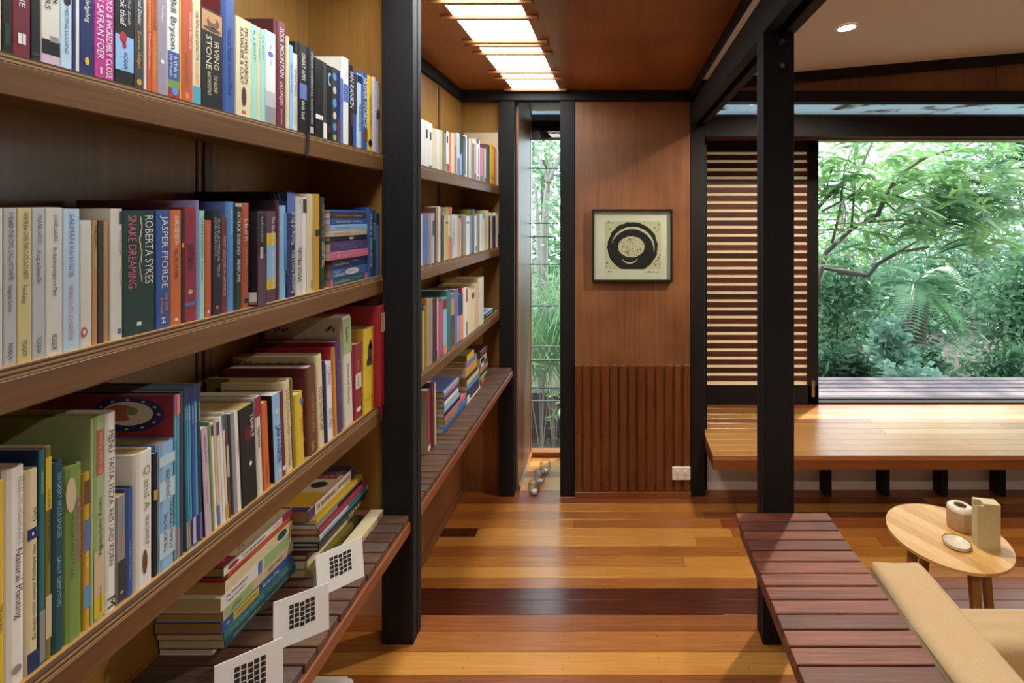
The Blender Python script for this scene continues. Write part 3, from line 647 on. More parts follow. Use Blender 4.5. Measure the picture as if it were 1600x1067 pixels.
class Print:
    """flat printing on a rectangular face: origin + two unit axes; u along the reading length (0..1), v across (0 bottom .. 1 top)"""
    def __init__(s, o, du, dv, L, Wd, nrm): s.o, s.du, s.dv, s.L, s.W, s.n = Vector(o), Vector(du), Vector(dv), L, Wd, Vector(nrm); s.mb = MB(); s.mats = []
    def mi(s, c):
        if c not in s.mats: s.mats.append(c)
        return s.mats.index(c)
    def P(s, u, v, lay): return s.o + s.du * (u * s.L) + s.dv * (v * s.W) + s.n * (.0003 + .00025 * lay)
    def quad(s, c, u0, u1, v0=0.02, v1=.98, lay=0):
        s.mb.poly([s.P(u0, v0, lay), s.P(u1, v0, lay), s.P(u1, v1, lay), s.P(u0, v1, lay)], [(0, 1, 2, 3)], s.mi(c))
    def oval(s, c, cu, cv, ru, rv, lay=1, n=14):
        s.mb.poly([s.P(cu + ru * math.cos(2 * math.pi * k / n), cv + rv * math.sin(2 * math.pi * k / n), lay) for k in range(n)], [tuple(range(n))], s.mi(c))
    def text(s, t, c, u0, u1, v=.5, h=.5, lay=2):
        vv, ff, w = textverts(t)
        if not len(vv): return
        hh = h * s.W; sx = (u1 - u0) * s.L / w; sy = hh / .72
        sy = min(sy, sx * 2.4); sx = min(sx, sy * 1.5)
        u_off = u0 * s.L; v_off = v * s.W - sy * .34
        pts = [s.o + s.du * (u_off + q[0] * sx) + s.dv * (v_off + q[1] * sy) + s.n * (.0003 + .00025 * lay) for q in vv]
        s.mb.poly(pts, ff, s.mi(c))
    def build(s, parent, name='spine_print'):
        if s.mb.f: return tag(s.mb.build(name, [bookmat(c, .5) for c in s.mats], parent), kind='stuff')

BOOKS = []
def solid_book(root, T, H, D, spine, cover, page, hard):
    """book standing with its spine on local +x face at x=0, thickness along +y, height along +z"""
    c = min(.0022 if hard else .0009, T * .22); r = min(T * .28, .006) if hard else min(.0012, T * .2)
    outer = [(-D, 0), (-r, 0), (-r * .35, r * .3), (0, r), (0, T - r), (-r * .35, T - r * .3), (-r, T), (-D, T)]
    inner = [(-D, T - c), (-r - c, T - c), (-c - r * .2, T - r), (-c - r * .2, r), (-r - c, c), (-D, c)]
    pl = outer + inner; side = [1, 0, 0, 0, 0, 0, 1, 1, 1, 1, 1, 1, 1, 1]
    mb = MB(); o = len(mb.v); n = len(pl)
    mb.v += [(x, y, 0) for x, y in pl] + [(x, y, H) for x, y in pl]
    for i in range(n):
        j = (i + 1) % n; mb.f.append((i, j, n + j, n + i)); mb.m.append(side[i])
    no = len(outer)
    pairs = [(0, 13), (1, 12), (3, 11), (4, 10), (6, 9), (7, 8)]
    for (a, b), (a2, b2) in zip(pairs[:-1], pairs[1:]):
        mids = [k for k in range(a + 1, a2)]
        loop = [a] + mids + [a2, b2, b]
        mb.f.append(tuple(loop)); mb.m.append(1); mb.f.append(tuple(n + q for q in loop)[::-1]); mb.m.append(1)
    mb.build('cover', [bookmat(spine), bookmat(cover)], root, fixn=True)
    ins = .0035 if hard and T > .008 else .0006
    MB().box(-D + ins, -c * 1.5 - r * .35, c, T - c, ins, H - ins).build('pages', PAGE[page], root)
PREV = [None]           # (end, lean, height) of the book before this one on the same shelf
def upright(x0, x1, top, col, Xs, zs, opts, shelf):
    Xs = Xs + opts.get('out', 0)
    ya, yb = -Xs * F / (VX - x0), -Xs * F / (VX - x1); ym = (ya + yb) / 2; ln = opts.get('lean', 0)
    H = top if top < 1 else EYE + (VY - top) * ym / F - zs
    H = max(.09, min(H, .345))
    if PREV[0]:
        pe_, pl_, ph_ = PREV[0]; gap = max(0, math.tan(math.radians(ln)) - math.tan(math.radians(pl_))) * min(H, ph_)
        ya = max(ya, pe_ + gap)
    yb = max(yb, ya + .0042)
    lim = 1.5995 if Xs < -.762 else 1.5755
    if ya < lim < yb: yb = lim; ya = min(ya, yb - .004)
    T = (yb - ya) * math.cos(math.radians(ln)) - .0007; PREV[0] = (yb, ln, H)
    zs = zs + .0001; D = opts.get('d', min(max(.66 * H, .10), abs(XBACK - Xs) - .004))
    root = empty('book'); root.location = (Xs, ya + .0003, zs)
    solid_book(root, T, H, D, col, opts.get('cov', col), opts.get('pg', 'c'), opts.get('hard', H > .215))
    pr = Print((0, T, H), (0, 0, -1), (0, 1, 0), H, T, (1, 0, 0)) if not opts.get('up') else None
    if pr: pr.o = Vector((0, 0, H))
    if opts.get('up'): pr = Print((0, T, 0), (0, 0, 1), (0, -1, 0), H, T, (1, 0, 0))
    for b in opts.get('bands', ()): pr.quad(*b)
    for b in opts.get('ovals', ()): pr.oval(*b)
    for t in opts.get('txt', ()): pr.text(*t)
    pr.build(root)
    if opts.get('face'):        # printing on the front cover that looks towards the camera side of the shelf
        pf_ = Print((-D, 0, 0), (1, 0, 0), (0, 0, 1), D, H, (0, -1, 0)); opts['face'](pf_); pf_.build(root, 'cover_print')
    if ln: root.rotation_euler = (math.radians(ln), 0, 0)
    BOOKS.append([root, col, 'thin' if T < .011 else ('thick' if T > .026 else ''), shelf, opts.get('name'), 'v']); return root
def stackbook(y0, y1, z, T, depth, Xs, col, opts, shelf, rot=0):
    """book lying flat, spine to the corridor"""
    H = y1 - y0; root = empty('book'); root.location = (Xs, y0, z)
    sub = root
    solid_book(root, T, H, depth, col, opts.get('cov', col), opts.get('pg', 'c'), opts.get('hard', False))
    for ch in root.children: ch.data.transform(Matrix(((1, 0, 0, 0), (0, 0, 1, 0), (0, 1, 0, 0), (0, 0, 0, 1)))); ch.data.flip_normals()
    pr = Print((0, 0, 0), (0, 1, 0), (0, 0, 1), H, T, (1, 0, 0))
    for b in opts.get('bands', ()): pr.quad(*b)
    for b in opts.get('ovals', ()): pr.oval(*b)
    for t in opts.get('txt', ()): pr.text(*t)
    pr.build(root)
    if opts.get('top'):
        pt_ = Print((0, H, T), (-1, 0, 0), (0, -1, 0), depth, H, (0, 0, 1)); opts['top'](pt_); pt_.build(root, 'cover_print')
    root.rotation_euler = (0, 0, math.radians(rot))
    BOOKS.append([root, col, 'thin' if T < .012 else ('thick' if T > .028 else ''), shelf, opts.get('name'), 'h']); return root
def run(rows, Xs, zs, shelf):
    PREV[0] = None
    for r in rows:
        if PREV[0] and -Xs * F / (VX - r[0]) > PREV[0][0] + .12: PREV[0] = None
        upright(r[0], r[1], r[2], r[3], Xs, zs, r[4] if len(r) > 4 else {}, shelf)
def w(t, u0=.08, u1=.9, v=.5, h=.5, c='white'): return (t, c, u0, u1, v, h)
def k(t, u0=.08, u1=.9, v=.5, h=.5, c='black'): return (t, c, u0, u1, v, h)
XB = -.775
T1 = 'top shelf above the paper cards'; T2 = 'middle shelf above the paper cards'; T3 = 'lower shelf above the paper cards'
U1 = 'top shelf beside the narrow window'; U2 = 'middle shelf beside the narrow window'; U3 = 'lower shelf beside the narrow window'
# ---- top shelf, first bay
run([
 (-34, -18, .2, 'maroon'), (-18, -7, .2, 'cream'), (-7, 2.5, .2, 'yellowed cream'),
 (2.5, 19.5, .205, 'black', dict(bands=[('dark green', .80, .93, .3, .7)])),
 (19.5, 48, .2, 'maroon', dict(txt=[w('CARNEGIE', .33, .68, .5, .36)], bands=[('white', .83, .90, .28, .48, 1), ('white', .83, .90, .53, .72, 1)])),
 (48, 64, .2, 'black', dict(txt=[w('Master', .44, .60, .55, .36, 'pale grey')], bands=[('charcoal', .93, .95, .1, .9)])),
 (64, 94.5, .205, 'off-white', dict(bands=[('black', .82, .92), ('grey', .79, .83, .45, .9, 1), ('lilac', .92, .985)], txt=[k('FOUR', .40, .62, .70, .30), k('CORNERS', .32, .70, .32, .30)])),
 (94.5, 113, .2, 'pale blue', dict(ovals=[('black', .49, .55, .045, .33)], txt=[k('MEETING LUCIANO', .55, .88, .5, .32, 'dark teal')])),
 (113, 119, .2, 'navy'), (119, 124.5, .2, 'white'),
 (124.5, 147.5, .2, 'navy', dict(txt=[w('The Elegance of the Hedgehog', .05, .60, .52, .34)], ovals=[('yellow', .885, .48, .03, .16)])),
 (147.5, 178.5, .2, 'magenta', dict(txt=[w('EXTREMELY LOUD & INCREDIBLY CLOSE', .04, .97, .73, .32), w('JONATHAN SAFRAN FOER', .06, .84, .28, .36)], bands=[('cream', .90, .95, .25, .36, 2)])),
 (179, 209.5, .2, 'black', dict(bands=[('light blue', .60, .875)], ovals=[('red', .615, .42, .045, .20), ('red', .675, .48, .028, .11)], txt=[w('the book thief', .14, .52, .40, .34), w('Markus Zusak', .24, .50, .74, .16, 'pale grey'), k('PICADOR', .73, .86, .55, .2)])),
 (209.5, 225, .2, 'charcoal', dict(txt=[w('The Good Doctor', .14, .47, .55, .40), w('Damon Galgut', .52, .82, .5, .34, 'mustard')], ovals=[('mustard', .93, .5, .025, .26)])),
 (225, 229.5, .2, 'off-white'),
 (229.5, 237, .2, 'red-orange', dict(txt=[w('GARCIA MARQUEZ', .18, .48, .5, .55, 'yellow'), w('Of Love and Other Demons', .50, .80, .5, .4)])),
 (237, 246, .2, 'orange', dict(txt=[w('GARCIA MARQUEZ', .16, .46, .5, .5, 'black'), w('Love in the Time of Cholera', .48, .86, .5, .4, 'yellow')])),
 (246, 261, .2, 'grey-mauve', dict(ovals=[('white', .70, .5, .018, .2)], txt=[w('The Plague', .22, .36, .5, .2)])),
 (261, 280.5, .2, 'white', dict(bands=[('blue', .58, .83), ('green', .83, .90), ('crimson', .90, .985)], ovals=[('bright blue', .92, .62, .035, .26)], txt=[k('Bill Bryson', .12, .56, .5, .5, 'dark green'), w('A Walk in', .61, .80, .66, .28), w('the Woods', .61, .80, .30, .28)])),
 (280.5, 283, .2, 'mustard'),
 (283, 301, .2, 'red-orange', dict(txt=[w('A FUNNY AND PERFECT NOVEL', .17, .50, .78, .2), k('HAPPINESS', .54, .86, .45, .34, 'olive')], bands=[('salmon', .90, .95, .35, .65)])),
 (301, 314, .2, 'cream', dict(bands=[('aqua', .82, .985)], txt=[k('THE FENG SHUI DETECTIVE', .12, .58, .52, .42), k('GOES SOUTH', .60, .80, .5, .4, 'mustard')])),
 (314, 347.5, .190, 'black', dict(bands=[('tan', .02, .22)], ovals=[('brown', .12, .55, .06, .3), ('tan', .09, .5, .035, .18, 2), ('dark brown', .19, .5, .02, .42)], txt=[w('IRVING', .30, .58, .70, .24, 'cream'), w('STONE', .26, .60, .34, .26, 'cream'), w('THE AGONY', .64, .82, .66, .18, 'cream'), w('AND THE ECSTASY', .62, .86, .36, .16, 'cream')], cov='yellowed cream', pg='y')),
 (349, 369, .255, 'blue', dict(cov='maroon', hard=True, txt=[k('Natural Flights Human Mind', .32, .84, .5, .36, 'navy')])),
 (369, 392.5, 30, 'cream', dict(txt=[k('MICHAEL CHABON', .08, .64, .66, .24), k('KAVALIER & CLAY', .10, .66, .36, .24)], ovals=[('dark brown', .78, .5, .10, .16)], bands=[('terracotta', .92, .955, .35, .65)])),
 (392.5, 402, 39, 'mint', dict(txt=[k('A. S. BYATT', .06, .40, .5, .35, 'dark teal')])), (402, 407, 43, 'cream', dict(txt=[k('THE DISCONTENT', .06, .5, .5, .4)])),
 (407, 414, 46, 'mint', dict(txt=[k('A. S. BYATT', .06, .5, .5, .4, 'dark teal')])),
 (414, 431, 50, 'pale blue', dict(bands=[('white', .12, .64, .1, .95), ('grey', .80, .985), ('pale grey', .64, .80)], ovals=[('slate blue', .24, .5, .03, .25)], txt=[k('IAN', .14, .18, .5, .2), k('FLEMING', .30, .36, .5, .25)])),
 (431, 448, 34, 'maroon', dict(cov='dark maroon', txt=[w('SOUL MOUNTAIN', .06, .52, .52, .42), w('GAO XINGJIAN', .56, .78, .5, .32), w('HarperCollins', .82, .96, .5, .14)])),
 (448, 453, 57, 'cream'), (453, 458, 71, 'light blue', dict(txt=[k('Out with a bang', .2, .8, .5, .5, 'blue')])),
 (458, 465, 84, 'off-white', dict(txt=[k('HENNING MANKELL', .20, .55, .5, .55), k('THE DOGS OF RIGA', .58, .92, .5, .45, 'grey')])),
 (465, 481, 69, 'black', dict(txt=[w('GREAT APES', .10, .40, .55, .34), w('Will Self', .62, .84, .5, .30)], bands=[('slate blue', .44, .61, .2, .9)])),
 (481, 493, 76, 'black', dict(txt=[w('OPERATION WANDERING SOUL  RICHARD POWERS', .04, .86, .5, .3, 'pale grey')], bands=[('pale grey', .89, .96, .3, .75)])),
 (493, 505, 93, 'black', dict(bands=[('white', .70, .755)])), (505, 511, 98, 'charcoal', dict(bands=[('white', .78, .98)])),
 (511, 519, 103, 'black', dict(ovals=[('light blue', .18, .5, .09, .36), ('black', .18, .6, .06, .3, 2), ('dark brown', .84, .5, .05, .35)])),
 (519, 526.5, 106, 'charcoal', dict(ovals=[('bright blue', .12, .5, .05, .4), ('pale grey', .3, .5, .05, .35), ('bright blue', .47, .5, .06, .4), ('off-white', .64, .5, .05, .35), ('bright blue', .79, .5, .05, .4), ('pale green', .93, .5, .04, .35)])),
 (526.5, 532, 110, 'navy', dict(bands=[('plum', .65, .985)])), (532, 536.5, 123, 'slate blue'),
 (536.5, 546, 91, 'white', dict(hard=True, bands=[('slate blue', .30, .50)], txt=[k('EATERS', .08, .22, .5, .4, 'pale grey')])),
 (546, 553, 103, 'black', dict(txt=[w('IAN RANKIN', .08, .52, .5, .85), w('Let It Bleed', .56, .74, .5, .5, 'terracotta')])), (553, 558, 113, 'blue', dict(bands=[('charcoal', .02, .55)])),
 (558, 566, 116, 'pale blue', dict(txt=[k('MURAKAMI', .40, .75, .5, .5)], bands=[('navy', .02, .12)])),
 (566, 575, 114, 'blue', dict(txt=[w('JASPER FFORDE', .06, .70, .5, .70)], bands=[('brown', .72, .88, .2, .9)])),
 (575, 583, 119, 'yellow', dict(txt=[k('HELEN DEWITT', .26, .72, .5, .45, 'olive')], ovals=[('black', .88, .4, .05, .35)])), (583, 588.5, 121, 'lilac', dict(txt=[w('LAMENT', .1, .5, .5, .6)])),
 (588.5, 594, 128, 'grey', dict(bands=[('navy', .40, .52)], txt=[w('VANISHING', .05, .36, .5, .6)])),
], XB, S1, T1)
# ---- middle shelf, first bay
PIC = ('PICADOR', 'black', .86, .965, .5, .34)
run([
 (-16, 5, 325, 'off-white'),
 (5, 26.5, 325, 'pale grey', dict(txt=[k('I HEARD THE OWL CALL MY NAME', .03, .46, .55, .36), k('Margaret Craven', .49, .66, .5, .36), PIC])),
 (26.5, 50, 325, 'yellowed cream', dict(txt=[k("ONE FLEW OVER THE CUCKOO'S NEST", .03, .46, .55, .36), k('Ken Kesey', .50, .62, .5, .36), PIC])),
 (50, 71, 325, 'pale grey', dict(txt=[k('OLIVER SACKS', .05, .24, .55, .32), k('A Leg to Stand On', .28, .50, .5, .34), PIC])),
 (71, 98, 324, 'off-white', dict(txt=[k('OLIVER SACKS', .05, .23, .58, .24), k('An Anthropologist on Mars', .27, .60, .54, .26), PIC])),
 (98, 125, 326, 'pale blue', dict(txt=[k('SALMAN RUSHDIE', .04, .48, .5, .30, 'slate blue'), k("MIDNIGHT'S CHILDREN", .54, .92, .46, .26, 'pink')])),
 (125, 144, 344, 'off-white', dict(pg='y', ovals=[('terracotta', .88, .30, .04, .28), ('white', .88, .30, .022, .12, 2)])),
 (144, 153, 344, 'tan', dict(pg='y', txt=[k('ROALD DAHL', .04, .22, .6, .5), w('KISS KISS', .26, .40, .5, .4, 'cream')])),
 (153, 162, 345, 'charcoal', dict(pg='b')), (162, 169.5, 344, 'tan', dict(pg='b')),
 (172, 191.5, 326, 'off-white', dict(d=.2, txt=[k('travelling light', .17, .42, .80, .18), k('roger garfitt', .46, .80, .80, .14)], bands=[('charcoal', .02, .12, .7, .98), ('slate blue', .92, .96, .6, .9)])),
 (192, 242, 329, 'dark green', dict(pg='y', txt=[w('ROBERTA SYKES', .04, .60, .80, .27), w('SNAKE DREAMING', .04, .62, .27, .27, 'pink'), w('AUTOBIOGRAPHY OF A BLACK WOMAN', .625, .645, .2, .02)],
   ovals=[('cream', .08 + .052 * i, .535 + .035 * math.sin(i * 1.5), .034, .018) for i in range(10)], bands=[('white', .90, .93, .42, .56)])),
 (243.5, 266, 328, 'blue', dict(pg='y', txt=[w('JASPER FFORDE', .05, .66, .60, .45), w('THE EYRE', .70, .86, .72, .26, 'salmon'), w('AFFAIR', .74, .88, .38, .2, 'salmon'), w('H', .91, .96, .5, .3)])),
 (266, 283.5, 328, 'orange', dict(txt=[w('ANNE DEVESON', .05, .30, .55, .42), k("TELL ME I'M HERE", .33, .60, .5, .38)], bands=[('white', .94, .965, .4, .65)])),
 (283.5, 288, 326, 'black', dict(bands=[('mustard', .3, .34)])),
 (288, 306, 324, 'crimson', dict(txt=[k('JAPAN', .31, .54, .55, .60, 'dark maroon'), k('TALES FROM', .05, .12, .5, .3, 'dark maroon')], ovals=[('beige', .74, .5, .02, .2)], bands=[('slate blue', .83, .86)])),
 (306, 311.5, 313, 'lavender', dict(cov='lavender', d=.22, face=lambda p: p.quad('cream', .06, .94, .06, .94))),
 (311.5, 320, 329, 'mint', dict(txt=[k('VLADIMIR NABOKOV', .05, .44, .5, .5, 'dark teal'), k('Invitation', .48, .75, .5, .4, 'dark teal')])),
 (320, 330.5, 344, 'red-orange', dict(txt=[w('Graham Greene', .08, .46, .5, .3, 'salmon')], bands=[('white', .93, .96, .4, .65)])),
 (332, 346, 330, 'black', dict(pg='y', txt=[w('THE ELECTRICAL FIELD', .07, .78, .68, .26, 'pale grey'), w('KERRI SAKAMOTO', .06, .54, .30, .22, 'pale grey')], bands=[('pink', .91, .94, .35, .65)])),
 (346, 355, 340, 'maroon', dict(txt=[w('FIRST LESSONS IN JAPANESE', .2, .82, .5, .4, 'pale grey')])),
 (355, 367, 315, 'bright blue', dict(cov='slate blue', d=.21, txt=[w('Blue Pacific', .08, .30, .55, .3, 'pale blue')])),
 (367, 378, 318, 'dark green', dict(bands=[('pale grey', .0, .03)], txt=[w('PATRICK SUSKIND', .08, .48, .5, .5), w('PERFUME', .53, .74, .5, .5)])),
 (378, 391, 317, 'terracotta', dict(txt=[w('Life of Pi', .16, .36, .5, .50), w('YANN MARTEL', .42, .60, .5, .26, 'beige')], ovals=[('black', .93, .5, .025, .3)])),
 (403, 416, 330, 'plum', dict(out=.014, cov='black', txt=[w('haruki murakami', .06, .32, .5, .26, 'pale grey')], bands=[('black', .02, .45), ('lilac', .38, .50, .25, .6, 1)],
   face=lambda p: (p.quad('white', .80, .98, .04, .15), p.quad('pink', .80, .98, .02, .045)))),
 (416, 431, 330, 'plum', dict(bands=[('yellow', .24, .86), ('light blue', .38, .74, .02, .98, 1)], txt=[w('The Good Fruit', .06, .38, .7, .32), w('AND VEGETABLES', .44, .86, .65, .3)])),
 (431, 437, 313, 'dark maroon', dict(cov='black', d=.21, txt=[w('SAMURAI CHESS', .04, .55, .5, .75, 'crimson')])),
 (437, 448.5, 321, 'light blue', dict(cov='dark teal', bands=[('bright blue', .08, .7, .55, .95)], txt=[k('ADVENTURE', .5, .85, .75, .3, 'teal')])),
 (448.5, 461.5, 300, 'navy', dict(cov='black', d=.22, hard=False, up=1, bands=[('slate blue', .80, .985)], txt=[w('Resuming from Vishu', .04, .44, .35, .42), w('Richard Bird', .50, .80, .35, .42)],
   face=lambda p: [p.mb.poly([p.P(.55 + .05 * i, .985, 1), p.P(.57 + .05 * i, .985, 1), p.P(.995, .90 - .03 * i, 1), p.P(.995, .885 - .03 * i, 1)], [(0, 1, 2, 3)], p.mi('blue')) for i in range(8)])),
 (462, 472.5, 307, 'off-white', dict(up=1, txt=[k('Wild Minds', .13, .48, .45, .62), k('MIT', .93, .97, .4, .3)])),
 (472.5, 480, 308, 'white', dict(bands=[('charcoal', .02, .16, .1, .9)])), (480, 490.5, 303, 'cream', dict(txt=[k('THE FIFTH', .4, .58, .7, .2, 'tan'), k('VINTAGE', .88, .96, .6, .3)])),
 (490.5, 501, 303, 'mustard', dict(bands=[('dark brown', .37, .44, .2, .8)])), (501, 508, 308, 'dark green', dict(txt=[w('THIRTYTHREE TEETH', .08, .45, .5, .6, 'orange'), w('COLIN COTTERILL', .48, .76, .5, .6)])),
 (575.5, 582, 324, 'blue', dict(txt=[w('PRIDE & PREJUDICE', .1, .85, .6, .45)])), (582, 587, 328, 'dark teal', dict(txt=[w('EMMA', .2, .7, .5, .5)])), (587, 593, 332, 'slate blue', dict(cov='navy', bands=[('navy', .02, .2)])),
], XB, S2, T2)
# flat stack on the middle shelf
z = S2 + .0001; y0 = 1.318
for T, c, ln, dy, o in ((.0205, 'dark teal', .200, .0, dict(pg='b', bands=[('pink', .0, .06), ('pink', .94, 1.0)], txt=[w('Louis de Bernieres', .1, .5, .5, .45, 'pale grey'), w('The Troublesome', .54, .86, .66, .3, 'aqua')])),
                        (.0255, 'blue', .190, .006, dict(pg='b', ovals=[('off-white', .56, .5, .20, .36)], txt=[w('Louis', .08, .2, .72, .26), w('de BERNIERES', .04, .34, .34, .26), ('SENOR VIVO', 'slate blue', .42, .70, .5, .24, 3)])),
                        (.0265, 'navy', .186, .006, dict(pg='b', txt=[w('Louis de Bernieres', .08, .48, .5, .28, 'beige'), w('Corelli', .55, .8, .66, .22, 'beige')])),
                        (.0215, 'pink', .205, -.006, dict(txt=[w('THE', .16, .22, .5, .3), w('GEORGE WEST', .28, .56, .5, .3, 'lilac'), w('Mostly', .64, .8, .5, .26, 'lilac')])),
                        (.0285, 'purple', .196, .002, dict(cov='purple', txt=[w('THE LANGUAGE OF LIGHT', .15, .6, .62, .16, 'lavender'), w('Victoria Hislop Island', .25, .75, .3, .16, 'lavender')])),
                        (.014, 'black', .196, .0, dict(pg='b', ovals=[('pale grey', .55, .5, .07, .25)])), (.0155, 'beige', .200, .0, dict(pg='w', txt=[k('SHIPPING LIGHTS', .1, .56, .5, .34, 'brown'), k('Dickens', .64, .86, .5, .3, 'pink')])),
                        (.0175, 'light blue', .202, .0, dict(txt=[k('THE YELLOW HOUSE OF LIFE', .12, .50, .5, .24, 'navy'), k('Alexander McCall', .6, .86, .5, .22, 'slate blue')])),
                        (.0165, 'blue', .198, .0, dict(pg='w', txt=[w('MORALITY FOR BEAUTIFUL GIRLS', .14, .52, .5, .3), w('McCall Smith', .6, .86, .5, .28)])),
                        (.017, 'dark brown', .194, .0, dict(pg='w', txt=[w('THE SUNDAY PHILOSOPHY CLUB', .12, .6, .5, .24, 'mustard'), w('McCall Smith', .64, .88, .5, .24)])),
                        (.008, 'blue', .192, .0, {})):
    stackbook(y0 + dy, y0 + dy + ln * .97, z, T, .125, XB + (.004 if c == 'pink' else 0), c, o, 'flat stack on the middle shelf'); z += T
